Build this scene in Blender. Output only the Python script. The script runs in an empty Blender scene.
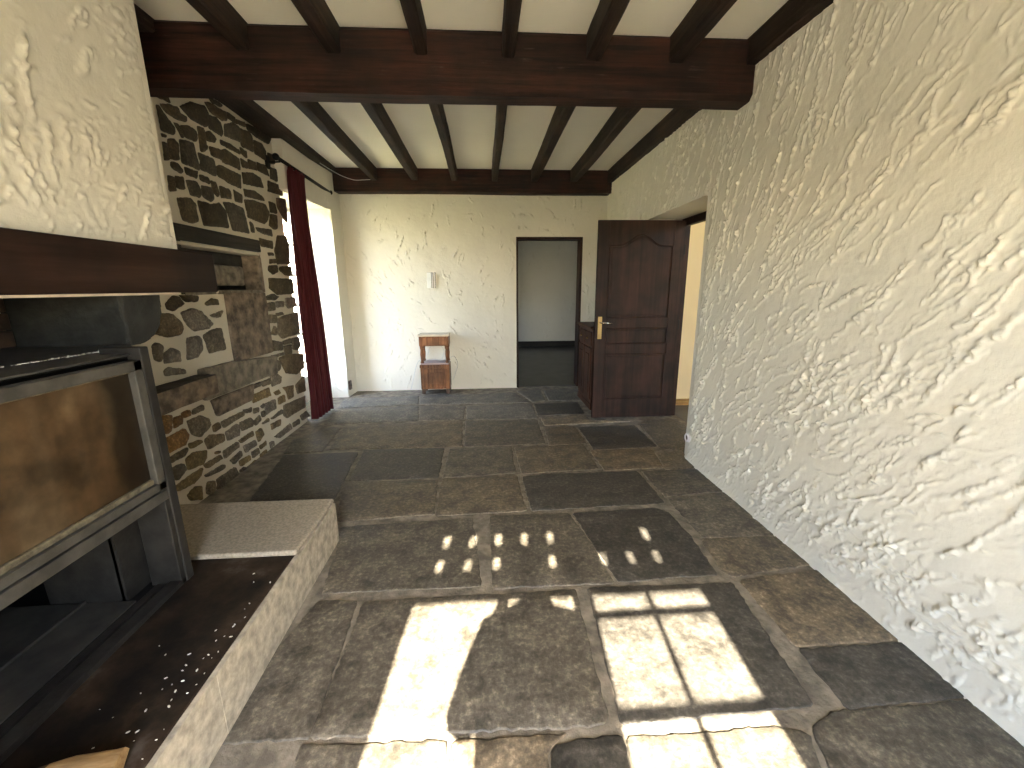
import bpy, bmesh, math, random
import numpy as np
from mathutils import Vector, Matrix
random.seed(7)
SUN_E, SKY_E, EXPO = 90.0, 13.0, 0.13
STONES=[[(2973,2561),(3026,2574),(3090,2569),(3091,2548),(3051,2545),(2972,2534)],[(3002,2505),(3087,2533),(3152,2544),(3158,2515),(3230,2514),(3214,2481),(3132,2470),(3045,2474)],[(2969,2489),(3026,2450),(3093,2398),(3076,2362),(2974,2350)],[(3192,2562),(3306,2631),(3453,2667),(3478,2632),(3464,2547),(3424,2526),(3286,2524)],[(3470,2698),(3535,2713),(3616,2713),(3715,2724),(3709,2663),(3645,2643),(3527,2650)],[(3534,2743),(3611,2763),(3686,2760),(3661,2738),(3564,2724)],[(3493,2622),(3578,2637),(3629,2619),(3642,2560),(3618,2526),(3478,2531)],[(3679,2626),(3817,2684),(3890,2675),(3950,2602),(3918,2569),(3666,2541)],[(3103,2438),(3131,2438),(3166,2381),(3149,2371)],[(3165,2445),(3240,2466),(3301,2463),(3319,2425),(3298,2390),(3196,2381)],[(3342,2496),(3410,2504),(3414,2455),(3408,2383),(3378,2349),(3334,2342)],[(3428,2490),(3481,2512),(3537,2484),(3509,2450),(3426,2434)],[(2970,2336),(3002,2333),(2991,2317),(2968,2314)],[(3595,2492),(3716,2502),(3808,2490),(3779,2465),(3596,2460)],[(3017,2316),(3068,2332),(3098,2314),(3079,2213),(3001,2205)],[(2964,2287),(3001,2280),(2993,2198),(2955,2179)],[(3128,2346),(3189,2358),(3252,2366),(3255,2319),(3282,2209),(3113,2208)],[(3444,2404),(3566,2420),(3607,2394),(3567,2350),(3455,2346)],[(3338,2387),(3417,2401),(3390,2365),(3338,2358)],[(3013,2186),(3066,2189),(3098,2151),(3072,2133),(3007,2151)],[(3130,2187),(3262,2192),(3233,2143),(3140,2142)],[(3304,2321),(3450,2327),(3472,2276),(3464,2210),(3310,2219),(3316,2275)],[(3282,2177),(3358,2180),(3373,2137),(3281,2142)],[(2962,2093),(3006,2092),(2998,2012),(2950,2006)],[(3026,2103),(3097,2118),(3091,2041),(3022,2036)],[(3123,2105),(3227,2119),(3260,2062),(3233,2021),(3145,2019)],[(3280,2106),(3384,2114),(3393,2047),(3359,2017),(3278,2035)],[(3398,2163),(3452,2165),(3480,2097),(3449,2066),(3405,2092)],[(3495,2154),(3612,2152),(3615,2085),(3491,2066)],[(3492,2281),(3545,2305),(3801,2303),(3783,2194),(3645,2198),(3494,2218)],[(3586,2423),(3650,2442),(3812,2427),(3811,2340),(3582,2336)],[(3644,2473),(3838,2497),(3840,2463),(3650,2458)],[(3673,2165),(3788,2148),(3771,2085),(3671,2078)],[(3837,2329),(3999,2363),(4124,2356),(4157,2280),(4010,2267),(3836,2241)],[(3826,2203),(3998,2221),(4122,2202),(4154,2169),(3833,2145)],[(3843,2435),(3933,2430),(3939,2384),(3855,2374)],[(3966,2463),(4078,2469),(4086,2406),(3958,2389)],[(4105,2476),(4255,2491),(4304,2411),(4113,2410)],[(4115,2651),(4235,2663),(4297,2618),(4269,2540),(4098,2542)],[(4357,2497),(4530,2521),(4512,2399),(4329,2398)],[(4347,2620),(4466,2627),(4463,2559),(4318,2514)],[(4277,2366),(4523,2380),(4530,2290),(4252,2274)],[(3884,2667),(4028,2692),(4068,2663),(4061,2546),(3894,2539)],[(4019,2748),(4170,2763),(4430,2765),(4369,2700),(4164,2694),(4031,2705)],[(3744,2734),(3847,2733),(3830,2688),(3742,2690)],[(3856,2725),(3984,2747),(3987,2713),(3858,2692)],[(4473,2759),(4567,2767),(4563,2725),(4491,2718)],[(3867,2523),(3945,2516),(3942,2462),(3866,2476)],[(3007,1972),(3130,1996),(3177,1966),(3177,1861),(3119,1837),(3031,1844)],[(3208,1994),(3292,1999),(3350,1992),(3450,2026),(3514,1977),(3522,1861),(3241,1839)],[(3502,2041),(3615,2057),(3774,2044),(3807,1911),(3816,1856),(3581,1851),(3541,1970)],[(3812,2117),(3961,2139),(4158,2144),(4218,2081),(4161,2005),(4096,1970),(3833,1982)],[(4239,2185),(4341,2184),(4363,2098),(4242,2092)],[(4236,2071),(4343,2081),(4327,1967),(4276,1946),(4179,1968)],[(3939,1922),(4200,1937),(4212,1877),(4072,1881),(3956,1892)],[(3849,1953),(3894,1941),(3901,1873),(3852,1873)],[(3967,1836),(4200,1834),(4196,1765),(3987,1766)],[(4324,1893),(4494,1913),(4534,1822),(4507,1646),(4252,1633),(4229,1758)],[(4403,2244),(4570,2269),(4567,2138),(4559,2049),(4462,2114),(4397,2166)],[(4089,1726),(4183,1730),(4192,1706),(4102,1696)],[(4108,1666),(4213,1676),(4218,1637),(4097,1627)],[(4078,1609),(4228,1620),(4227,1560),(4145,1536),(4067,1568)],[(4304,1613),(4523,1624),(4533,1532),(4396,1536),(4278,1576)],[(4062,1499),(4524,1501),(4519,1353),(4184,1351),(4051,1409)],[(3976,1340),(4095,1356),(4178,1329),(4110,1302),(3967,1306)],[(3959,1278),(4089,1281),(4085,1210),(3982,1208)],[(4136,1287),(4277,1286),(4262,1231),(4136,1232)],[(4333,1311),(4528,1322),(4538,1226),(4374,1214),(4309,1251)],[(3980,1173),(4101,1162),(4083,1094),(3982,1102)],[(4114,1179),(4217,1184),(4241,1157),(4145,1152)],[(3967,997),(4046,1068),(4072,1029),(4059,980)],[(4138,1127),(4288,1146),(4549,1166),(4543,943),(4164,938),(4100,990)],[(3967,943),(4139,903),(4134,828),(3969,845)],[(4175,860),(4309,858),(4303,772),(4184,775)],[(4164,908),(4326,919),(4330,871),(4179,875)],[(4360,915),(4505,910),(4526,813),(4450,782),(4347,805)],[(3916,810),(4143,804),(4136,778),(3937,781)],[(4052,764),(4241,773),(4556,724),(4539,575),(4360,546),(4150,599)],[(3734,745),(3990,755),(4061,724),(4021,654),(3844,633),(3716,678)],[(3071,452),(3347,450),(3345,412),(3086,401)],[(3357,457),(3467,445),(3456,408),(3373,423)],[(3498,426),(3569,415),(3559,377),(3496,385)],[(3520,542),(3783,539),(3803,458),(3510,473)],[(3549,616),(3655,622),(3644,583),(3550,585)],[(3682,616),(3825,616),(3821,563),(3690,572)],[(3848,622),(3941,642),(4029,584),(4003,533),(3846,535)],[(3862,476),(3952,476),(3976,436),(3897,439)],[(3921,405),(4040,408),(4033,340),(3926,340)],[(3677,416),(3855,411),(3843,325),(3672,321)],[(4013,310),(4491,279),(4457,158),(4047,169),(3986,212)],[(4035,479),(4255,451),(4223,337),(4120,340),(4095,430)],[(4306,439),(4521,492),(4505,328),(4335,345)],[(3750,264),(3958,285),(3969,241),(3767,247)],[(3736,213),(3911,201),(3896,148),(3741,155)],[(3764,79),(4080,104),(4113,38),(3864,31)],[(4141,90),(4276,84),(4275,33),(4141,41)],[(4325,107),(4475,113),(4547,38),(4365,43)],[(4044,-24),(4500,-15),(4551,-59),(4085,-64)],[(3292,370),(3427,366),(3469,322),(3442,290),(3306,297)],[(3469,322),(3570,347),(3576,298),(3494,277)],[(3103,358),(3245,376),(3275,337),(3251,277),(3114,289)],[(3241,241),(3432,252),(3439,209),(3266,212)],[(3480,225),(3557,230),(3589,165),(3502,133)],[(3289,174),(3445,165),(3460,117),(3307,116)],[(3387,84),(3478,79),(3484,33),(3390,30)],[(3041,234),(3209,239),(3212,194),(3041,178)],[(3509,88),(3610,97),(3610,59),(3520,56)],[(3662,61),(3734,50),(3744,7),(3677,-1)],[(3103,135),(3234,156),(3240,114),(3137,89)],[(3499,16),(3599,19),(3614,-76),(3500,-49)],[(3632,-50),(3799,-38),(3811,-78),(3652,-92)],[(3596,265),(3701,279),(3702,246),(3613,254)],[(3603,363),(3652,359),(3647,307),(3611,318)],[(3608,415),(3660,426),(3639,385)],[(2540,658),(2603,642),(2587,560),(2539,546)],[(2632,618),(2694,614),(2686,565),(2616,557)],[(2708,629),(2763,628),(2765,595),(2711,597)],[(2812,622),(2898,630),(2900,592),(2799,593)],[(2740,563),(2867,560),(2931,518),(2942,463),(2831,425),(2760,467)],[(2532,519),(2687,525),(2712,476),(2672,427),(2533,427)],[(2719,417),(2814,406),(2832,382),(2736,377),(2714,398)],[(2870,385),(2925,399),(3064,358),(3057,305),(2888,308)],[(2972,453),(3033,454),(3036,413),(2974,408)],[(2534,396),(2676,401),(2687,381),(2652,354),(2540,359)],[(2668,331),(2739,343),(2852,314),(2839,267),(2794,235),(2671,256)],[(2540,324),(2621,315),(2641,270),(2567,232),(2542,252)],[(2816,225),(2986,224),(3004,188),(2843,187)],[(2808,150),(3006,141),(3021,116),(2982,105),(2827,128)],[(2535,207),(2787,212),(2764,171),(2688,148),(2549,161)],[(2794,51),(2818,92),(2877,68),(2874,10),(2831,-4),(2792,17)],[(2618,98),(2697,117),(2744,93),(2727,6),(2635,56)],[(2955,263),(2993,252),(2989,236),(2951,247)],[(2919,67),(3128,58),(3180,-51),(3006,-106),(2898,-56)],[(3196,10),(3253,10),(3268,-40),(3192,-57)],[(3321,-12),(3416,0),(3465,-57),(3348,-77)],[(3203,84),(3335,73),(3342,34),(3214,34)],[(2754,1320),(2821,1361),(2854,1355),(2896,1310),(2792,1273),(2750,1291)],[(2864,1256),(2974,1278),(3046,1251),(3150,1163),(3098,1134),(2958,1131),(2900,1173)],[(2653,1259),(2766,1252),(2821,1200),(2839,1163),(2807,1121),(2705,1120),(2618,1147)],[(3110,1307),(3178,1335),(3248,1330),(3252,1291),(3123,1290)],[(3140,1224),(3282,1247),(3232,1201),(3179,1205)],[(2878,1365),(3035,1362),(3024,1321),(2933,1323)],[(3036,1091),(3147,1118),(3230,1122),(3244,963),(3071,965)],[(2871,1089),(2972,1093),(2996,1063),(2991,999),(2936,959),(2843,954)],[(2576,1078),(2610,1092),(2643,1064),(2612,983),(2573,999)],[(2657,1023),(2725,1045),(2766,1017),(2764,957),(2645,965)],[(2635,926),(2670,934),(2785,902),(2798,868),(2632,888)]]
FLAGS=[[(-894,2323),(-102,2363),(-42,1754),(-794,1762),(-831,2064)],[(10,2378),(506,2376),(557,2129),(591,1857),(599,1728),(15,1736)],[(538,2373),(1081,2393),(1144,2338),(1161,2082),(1133,1754),(635,1732),(611,1871)],[(1215,2501),(1674,2565),(1725,2199),(1731,2059),(1226,2058),(1225,2238)],[(1210,2039),(1709,2031),(1710,1797),(1218,1732),(1175,1773)],[(-1092,3569),(-385,3558),(-376,2966),(-1031,2967)],[(-1080,2938),(-378,2915),(-346,2442),(-923,2392)],[(-1755,3509),(-1132,3525),(-1052,2665),(-1620,2709)],[(-329,3530),(219,3557),(215,3007),(-338,2963)],[(-342,2929),(218,2953),(244,2433),(-331,2416)],[(253,3530),(879,3552),(877,3028),(267,2985)],[(261,2915),(442,2953),(1165,2949),(1172,2464),(282,2430)],[(907,3404),(1459,3382),(1397,3005),(922,2987)],[(1457,3290),(1709,3315),(1690,3001),(1405,2967)],[(1203,2946),(1678,2945),(1683,2594),(1213,2543)],[(-219,4326),(548,4295),(536,3606),(-198,3591)],[(-1477,4265),(-262,4330),(-226,3594),(-1405,3618)],[(601,4056),(905,4062),(913,3575),(566,3553)],[(939,4027),(1532,4041),(1531,3448),(948,3424)],[(1605,4068),(1966,4104),(2033,3842),(1991,3563),(1702,3339),(1548,3423)],[(601,4362),(1108,4429),(1119,4246),(1536,4175),(611,4120)],[(591,4932),(1138,4976),(1115,4506),(582,4475)],[(-1832,5389),(-902,5459),(-842,5060),(-1781,4965)],[(-876,5457),(398,5504),(540,5029),(-817,5058)],[(-1776,4880),(-828,4968),(-743,4406),(-1712,4352)],[(-804,4966),(-255,4918),(-255,4400),(-722,4404)],[(-231,4915),(554,4935),(557,4366),(-211,4396)],[(434,5614),(760,5642),(753,5106),(589,5025)],[(815,5637),(1343,5648),(1234,5063),(804,5102)],[(1285,5059),(1952,4998),(1846,4403),(1251,4494)],[(-1840,3882),(-1624,4246),(-1509,4236),(-1459,3575),(-1776,3555)],[(-791,1704),(-613,1697),(-588,1097),(-971,1094),(-887,1313)],[(-577,1682),(403,1687),(384,1082),(319,1067),(-580,1093)],[(468,1696),(1175,1678),(1096,1079),(426,1066)],[(1221,1696),(1666,1737),(1682,1314),(1217,1319)],[(1216,1290),(1683,1294),(1691,1073),(1209,1064)],[(-606,1065),(-152,1045),(-149,856),(-585,887)],[(180,1003),(259,1018),(413,1026),(395,818),(164,834)],[(429,1015),(931,1011),(1012,983),(922,781),(408,817)],[(1162,1047),(1701,1050),(1705,918),(1768,722),(962,778),(1039,997)],[(-130,1043),(247,1038),(170,1004),(150,835),(-132,855)]]

C = bpy.context.scene.collection
PI = math.pi

# ------------------------------------------------------------ materials
def node_mat(name):
    m = bpy.data.materials.new(name); m.use_nodes = True
    nt = m.node_tree
    return m, nt, nt.nodes['Principled BSDF']
def nd(nt, t, **kw):
    n = nt.nodes.new(t)
    for k, v in kw.items():
        if k in n.inputs: n.inputs[k].default_value = v
        else: setattr(n, k, v)
    return n
def ramp(nt, fac, stops):
    r = nt.nodes.new('ShaderNodeValToRGB'); e = r.color_ramp.elements
    while len(e) < len(stops): e.new(.5)
    for i, (p, c) in enumerate(stops):
        e[i].position = p; e[i].color = (c[0], c[1], c[2], 1)
    nt.links.new(fac, r.inputs[0]); return r.outputs[0]
def objco(nt, scale=(1,1,1)):
    t = nt.nodes.new('ShaderNodeTexCoord'); mp = nt.nodes.new('ShaderNodeMapping')
    mp.inputs['Scale'].default_value = scale
    nt.links.new(t.outputs['Object'], mp.inputs[0]); return mp.outputs[0]
def noise(nt, co, scale, detail=6, rough=.6):
    n = nd(nt, 'ShaderNodeTexNoise', Scale=scale, Detail=detail, Roughness=rough)
    nt.links.new(co, n.inputs['Vector']); return n.outputs['Fac']
def bump(nt, b, h, dist, strength=1.0):
    bp = nt.nodes.new('ShaderNodeBump'); bp.inputs['Distance'].default_value = dist; bp.inputs['Strength'].default_value = strength
    nt.links.new(h, bp.inputs['Height']); nt.links.new(bp.outputs[0], b.inputs['Normal'])
def mixc(nt, fac, a, b, mode='MIX'):
    m = nt.nodes.new('ShaderNodeMix'); m.data_type = 'RGBA'; m.blend_type = mode
    for s, v in ((0, fac), (6, a), (7, b)):
        if hasattr(v, 'is_linked'): nt.links.new(v, m.inputs[s])
        elif s == 0: m.inputs[0].default_value = v
        else: m.inputs[s].default_value = (v[0], v[1], v[2], 1)
    return m.outputs[2]
def plain(name, col, rough=.6, metal=0.0, var=.25, scale=8, bd=0.0, bscale=60, spec=.5):
    m, nt, b = node_mat(name); co = objco(nt)
    n = noise(nt, co, scale)
    lo = [c*(1-var) for c in col]; hi = [min(1, c*(1+var)) for c in col]
    nt.links.new(ramp(nt, n, [(.37, lo), (.63, hi)]), b.inputs['Base Color'])
    b.inputs['Roughness'].default_value = rough; b.inputs['Metallic'].default_value = metal
    b.inputs['Specular IOR Level'].default_value = spec
    if bd: bump(nt, b, noise(nt, co, bscale, 4), bd)
    return m
def wood(name, dark, light, axis, rough=.5, bd=.0015, grain=38, coat=0, red=(1.5, 1.4, 1.35), scuff=None):
    m, nt, b = node_mat(name)
    sc = [grain, grain, grain]; sc[axis] = grain*.045
    co = objco(nt, sc); n = noise(nt, co, 1.0, 8, .65)
    co2 = objco(nt); n2 = noise(nt, co2, 3.0, 3)
    c1 = ramp(nt, n, [(.36, dark), (.64, light)])
    c2 = ramp(nt, n2, [(.38, [.62, .66, .70]), (.50, [1.0, 1.0, 1.0]), (.62, red)])
    c = mixc(nt, 1.0, c1, c2, 'MULTIPLY')
    if scuff:
        sc2 = [v*1.9 for v in sc]; n3 = noise(nt, objco(nt, sc2), 1.0, 5, .75); n4 = noise(nt, co2, 5.0, 4)
        f = nd(nt, 'ShaderNodeMath', operation='MULTIPLY'); nt.links.new(ramp(nt, n3, [(.58, [0]*3), (.68, [1]*3)]), f.inputs[0]); nt.links.new(ramp(nt, n4, [(.50, [0]*3), (.60, [.75]*3)]), f.inputs[1])
        c = mixc(nt, f.outputs[0], c, scuff)
    nt.links.new(c, b.inputs['Base Color'])
    b.inputs['Roughness'].default_value = rough; b.inputs['Specular IOR Level'].default_value = .22
    if coat: b.inputs['Coat Weight'].default_value = coat
    bump(nt, b, n, bd); return m
def plaster(name, col, bd=.0022):
    m, nt, b = node_mat(name); co = objco(nt)
    n = noise(nt, co, 1.6, 5); lo = [c*.94 for c in col]
    nt.links.new(ramp(nt, n, [(.3, lo), (.7, col)]), b.inputs['Base Color'])
    b.inputs['Roughness'].default_value = .85; b.inputs['Specular IOR Level'].default_value = .25
    bump(nt, b, noise(nt, co, 75, 5, .65), bd); return m
def tinted(name, rough, nscale, bd, contrast=(.55, 1.4), spec=.5, rmin=None):
    # takes each stone's own colour from the mesh, with mottling on top
    m, nt, b = node_mat(name); co = objco(nt)
    at = nd(nt, 'ShaderNodeVertexColor', layer_name='tint')
    n = noise(nt, co, nscale, 9, .68)
    n2 = noise(nt, co, nscale*5.5, 6, .7)
    f1 = ramp(nt, n, [(.36, [contrast[0]]*3), (.64, [contrast[1], contrast[1]*.98, contrast[1]*.94])])
    f2 = ramp(nt, n2, [(.38, [.62]*3), (.54, [1.0]*3), (.66, [1.75]*3)])
    c = mixc(nt, 1.0, at.outputs['Color'], f1, 'MULTIPLY'); c = mixc(nt, 1.0, c, f2, 'MULTIPLY')
    nt.links.new(c, b.inputs['Base Color'])
    b.inputs['Specular IOR Level'].default_value = spec
    if rmin is None: b.inputs['Roughness'].default_value = rough
    else: nt.links.new(ramp(nt, n, [(.3, [rmin]*3), (.7, [rough]*3)]), b.inputs['Roughness'])
    ad = nd(nt, 'ShaderNodeMath', operation='MULTIPLY_ADD'); nt.links.new(n2, ad.inputs[0]); ad.inputs[1].default_value = .45; nt.links.new(n, ad.inputs[2])
    bump(nt, b, ad.outputs[0], bd); return m
def glass(name, tint=(1, 1, 1), refl=.06):
    m = bpy.data.materials.new(name); m.use_nodes = True; nt = m.node_tree
    nt.nodes.clear()
    o = nt.nodes.new('ShaderNodeOutputMaterial'); t = nt.nodes.new('ShaderNodeBsdfTransparent'); t.inputs[0].default_value = (*tint, 1)
    g = nt.nodes.new('ShaderNodeBsdfGlossy'); g.inputs['Roughness'].default_value = .02
    mx = nt.nodes.new('ShaderNodeMixShader'); lw = nt.nodes.new('ShaderNodeLayerWeight'); pw = nd(nt, 'ShaderNodeMath', operation='POWER'); pw.inputs[1].default_value = 5
    ma = nd(nt, 'ShaderNodeMath', operation='MULTIPLY_ADD'); ma.inputs[1].default_value = .75; ma.inputs[2].default_value = .04
    nt.links.new(lw.outputs['Facing'], pw.inputs[0]); nt.links.new(pw.outputs[0], ma.inputs[0]); nt.links.new(ma.outputs[0], mx.inputs[0]); nt.links.new(t.outputs[0], mx.inputs[1]); nt.links.new(g.outputs[0], mx.inputs[2])
    nt.links.new(mx.outputs[0], o.inputs[0]); return m

WALLC = (.74, .705, .62)
M = {}
M['plaster'] = plaster('rough white plaster', WALLC, .0012)
M['plaster_smooth'] = plaster('smooth cream plaster', (.66, .54, .34), .0006)
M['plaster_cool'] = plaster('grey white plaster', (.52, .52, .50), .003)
M['ceiling'] = plaster('ceiling board paint', (.87, .84, .74), .0004)
M['beam_x'] = wood('stained oak beam across', (.006, .003, .0022), (.036, .015, .010), 0, .65, .004, red=(1.55, 1.25, 1.18), scuff=(.085, .060, .048))
M['beam_y'] = wood('stained oak rafter', (.007, .0042, .003), (.036, .022, .015), 1, .65, .004, scuff=(.11, .085, .062))
M['mantel'] = wood('stained mantel oak', (.012, .0055, .004), (.028, .0135, .0095), 1, .55, .002, 26)
M['door'] = wood('brown door wood', (.013, .0058, .0042), (.030, .0135, .009), 2, .6, .0008, 30, 0)
M['cabinet'] = wood('carved oak', (.022, .009, .006), (.070, .030, .017), 2, .5, .001, 30)
M['table_wood'] = wood('warm walnut', (.10, .040, .018), (.26, .115, .052), 2, .45, .0008, 34)
M['table_dark'] = plain('table dark foot', (.06, .03, .018), .5)
M['marble'] = plain('pale table top', (.62, .52, .40), .35, var=.12)
M['shelf_pink'] = plain('mauve shelf stone', (.30, .23, .23), .4, var=.15)
M['metal'] = plain('dark steel', (.022, .0195, .017), .55, 0, .35, 14, .0008, 90, .3)
M['metal_edge'] = plain('worn steel frame', (.066, .060, .051), .5, 0, .3, 12, .0006, 90, .4)
M['black'] = plain('black iron', (.006, .006, .006), .6, 0, .2, 8, 0, 60, .25)
M['brass'] = plain('aged brass', (.42, .31, .14), .35, .9, .2)
M['chrome'] = plain('worn chrome handle', (.6, .56, .5), .25, 1.0, .1)
M['hearth_light'] = plain('granite hearth', (.31, .265, .205), .6, 0, .24, 85, .0012, 120)
M['firebrick'] = plain('fire bricks', (.30, .17, .085), .85, 0, .35, 6, .002, 40)
M['corbel'] = plain('sooty stone corbel', (.030, .029, .025), .8, 0, .5, 7, .006, 26)
M['ledge'] = plain('brown dressed stone', (.185, .140, .100), .8, 0, .6, 11, .008, 30)
M['ledge_grey'] = plain('grey dressed stone', (.205, .175, .135), .8, 0, .5, 13, .007, 34)
M['old_lintel'] = wood('blackened lintel oak', (.008, .008, .007), (.030, .026, .022), 1, .7, .003)
M['mortar'] = plaster('pale lime mortar', (.73, .675, .555), .003)
M['stone'] = tinted('rubble wall stone', .75, 11, .006, (.6, 1.35), .4)
M['flag'] = tinted('flagstone', .75, 8, .006, (.45, 1.55), .45, .45)
M['joint'] = plain('floor joint mortar', (.190, .164, .126), .8, 0, .4, 12, .005, 50)
M['white_flake'] = plain('white plaster crumbs', (.75, .73, .68), .8)
M['plastic_white'] = plain('white plastic', (.78, .78, .76), .4, var=.05)
M['plastic_grey'] = plain('grey plastic', (.66, .63, .64), .4, var=.05)
M['plastic_brown'] = plain('brown plastic', (.05, .032, .022), .4)
M['cable_w'] = plain('white cable', (.62, .62, .60), .5, var=.05)
M['tile'] = plain('dark floor tiles', (.055, .054, .054), .38, 0, .25, 4)
M['pale_bounce'] = plain('added pale bounce ground', (.62, .54, .37), .9, 0, .12, 2)
M['skin'] = plain('skin', (.55, .34, .25), .5, var=.06)
M['shirt'] = plain('blue shirt', (.10, .14, .22), .8, var=.15)
M['jeans'] = plain('dark jeans', (.035, .045, .08), .85, var=.2)
M['hair'] = plain('brown hair', (.05, .03, .02), .6)
M['white_frame'] = plain('white painted frame', (.75, .74, .71), .45, var=.05)
M['glass'] = glass('window glass')
M['baseboard_wood'] = wood('varnished pine', (.20, .11, .035), (.42, .25, .09), 0, .5)
def soot_shade_glass():
    m, nt, b = node_mat('sooty stove glass with painted shade')
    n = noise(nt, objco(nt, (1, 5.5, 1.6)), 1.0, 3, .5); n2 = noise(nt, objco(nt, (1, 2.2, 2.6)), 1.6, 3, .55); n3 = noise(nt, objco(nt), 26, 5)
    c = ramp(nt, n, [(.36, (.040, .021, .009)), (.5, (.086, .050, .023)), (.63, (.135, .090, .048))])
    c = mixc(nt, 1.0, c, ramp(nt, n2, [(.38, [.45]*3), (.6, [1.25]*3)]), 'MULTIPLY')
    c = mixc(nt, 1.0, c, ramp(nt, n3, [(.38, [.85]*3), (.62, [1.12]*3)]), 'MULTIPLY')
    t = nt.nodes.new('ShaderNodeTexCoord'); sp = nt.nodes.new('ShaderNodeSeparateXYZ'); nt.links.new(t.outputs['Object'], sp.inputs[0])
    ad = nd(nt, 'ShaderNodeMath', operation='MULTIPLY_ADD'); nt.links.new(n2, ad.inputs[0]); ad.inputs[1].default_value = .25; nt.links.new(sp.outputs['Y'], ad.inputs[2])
    c = mixc(nt, 1.0, c, ramp(nt, ad.outputs[0], [(.60, [1]*3), (.66, [.16]*3)]), 'MULTIPLY')   # dark firebox corner behind the glass, painted into its far end
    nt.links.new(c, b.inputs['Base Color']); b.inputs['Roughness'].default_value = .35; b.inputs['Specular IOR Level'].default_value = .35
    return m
M['soot_shade_glass'] = soot_shade_glass()
def soot_floor():
    m, nt, b = node_mat('sooty hearth floor'); co = objco(nt)
    n = noise(nt, co, 4.5, 7, .62)
    nt.links.new(ramp(nt, n, [(.38, (.007, .005, .004)), (.50, (.020, .013, .008)), (.60, (.042, .026, .015)), (.68, (.075, .058, .045))]), b.inputs['Base Color'])
    b.inputs['Roughness'].default_value = .75; b.inputs['Specular IOR Level'].default_value = .2; bump(nt, b, n, .004); return m
M['soot_floor'] = soot_floor()
def velvet():
    m, nt, b = node_mat('red velvet'); co = objco(nt, (30, 30, 2))
    n = noise(nt, co, 3, 4)
    nt.links.new(ramp(nt, n, [(.3, (.040, .001, .003)), (.7, (.085, .003, .007))]), b.inputs['Base Color'])
    b.inputs['Roughness'].default_value = .85; b.inputs['Sheen Weight'].default_value = .12
    b.inputs['Sheen Tint'].default_value = (.7, .1, .12, 1); return m
M['velvet'] = velvet()
def log_mat():
    m, nt, b = node_mat('split firewood'); co = objco(nt, (4, 50, 50)); n = noise(nt, co, 1.2, 6)
    nt.links.new(ramp(nt, n, [(.3, (.30, .17, .07)), (.7, (.58, .40, .20))]), b.inputs['Base Color'])
    b.inputs['Roughness'].default_value = .8; bump(nt, b, n, .003); return m
M['log_wood'] = log_mat()
M['bark'] = plain('log bark', (.085, .05, .028), .9, 0, .5, 22, .006, 40)

# ------------------------------------------------------------ mesh helpers
def tag(o, label=None, cat=None, group=None, kind=None):
    if label: o['label'] = label
    if cat: o['category'] = cat
    if group: o['group'] = group
    if kind: o['kind'] = kind
    return o
def link(o, parent=None):
    C.objects.link(o)
    if parent: o.parent = parent
    return o
def obj(name, bm, mat, parent=None, smooth=False):
    me = bpy.data.meshes.new(name); bm.normal_update(); bm.to_mesh(me); bm.free()
    for m in (mat if isinstance(mat, (list, tuple)) else [mat]): me.materials.append(m)
    if smooth: me.polygons.foreach_set('use_smooth', [True]*len(me.polygons))
    return link(bpy.data.objects.new(name, me), parent)
def empty(name, loc=(0,0,0)):
    o = bpy.data.objects.new(name, None); o.empty_display_size = .1; o.location = loc
    return link(o)
def box(bm, x0, x1, y0, y1, z0, z1, bev=0.0, seg=2, mi=0):
    b2 = bmesh.new()
    vs = [b2.verts.new((x, y, z)) for x in (x0, x1) for y in (y0, y1) for z in (z0, z1)]
    for f in ((0,1,3,2),(4,6,7,5),(0,4,5,1),(2,3,7,6),(0,2,6,4),(1,5,7,3)): b2.faces.new([vs[i] for i in f])
    if bev: bmesh.ops.bevel(b2, geom=b2.edges[:], offset=bev, segments=seg, profile=.5, affect='EDGES')
    for f in b2.faces: f.material_index = mi
    join(bm, b2); return bm
def join(bm, b2, mat4=None):
    if mat4 is not None: b2.transform(mat4)
    me = bpy.data.meshes.new('tmp'); b2.to_mesh(me); b2.free(); bm.from_mesh(me); bpy.data.meshes.remove(me)
def nbox(*a, **k): return box(bmesh.new(), *a, **k)
def tube(bm, pts, r, seg=10, closed_ends=True):
    pts = [Vector(p) for p in pts]; rings = []
    rr = r if isinstance(r, (list, tuple)) else [r]*len(pts)
    up = Vector((0, 0, 1)); prev = None
    for i, p in enumerate(pts):
        t = (pts[min(i+1, len(pts)-1)] - pts[max(i-1, 0)]).normalized()
        a = prev if prev is not None else (t.orthogonal().normalized())
        a = (a - t*a.dot(t)).normalized(); prev = a; b = t.cross(a)
        rings.append([bm.verts.new(p + rr[i]*(math.cos(2*PI*k/seg)*a + math.sin(2*PI*k/seg)*b)) for k in range(seg)])
    for i in range(len(rings)-1):
        for k in range(seg):
            bm.faces.new((rings[i][k], rings[i][(k+1) % seg], rings[i+1][(k+1) % seg], rings[i+1][k]))
    if closed_ends:
        bm.faces.new(rings[0][::-1]); bm.faces.new(rings[-1])
    return bm
def lathe(bm, prof, seg=20, mat4=None):
    b2 = bmesh.new(); rings = []
    for r, z in prof:
        rings.append([b2.verts.new((r*math.cos(2*PI*k/seg), r*math.sin(2*PI*k/seg), z)) for k in range(seg)])
    for i in range(len(rings)-1):
        for k in range(seg): b2.faces.new((rings[i][k], rings[i][(k+1) % seg], rings[i+1][(k+1) % seg], rings[i+1][k]))
    b2.faces.new(rings[0][::-1]); b2.faces.new(rings[-1])
    join(bm, b2, mat4); return bm
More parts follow.
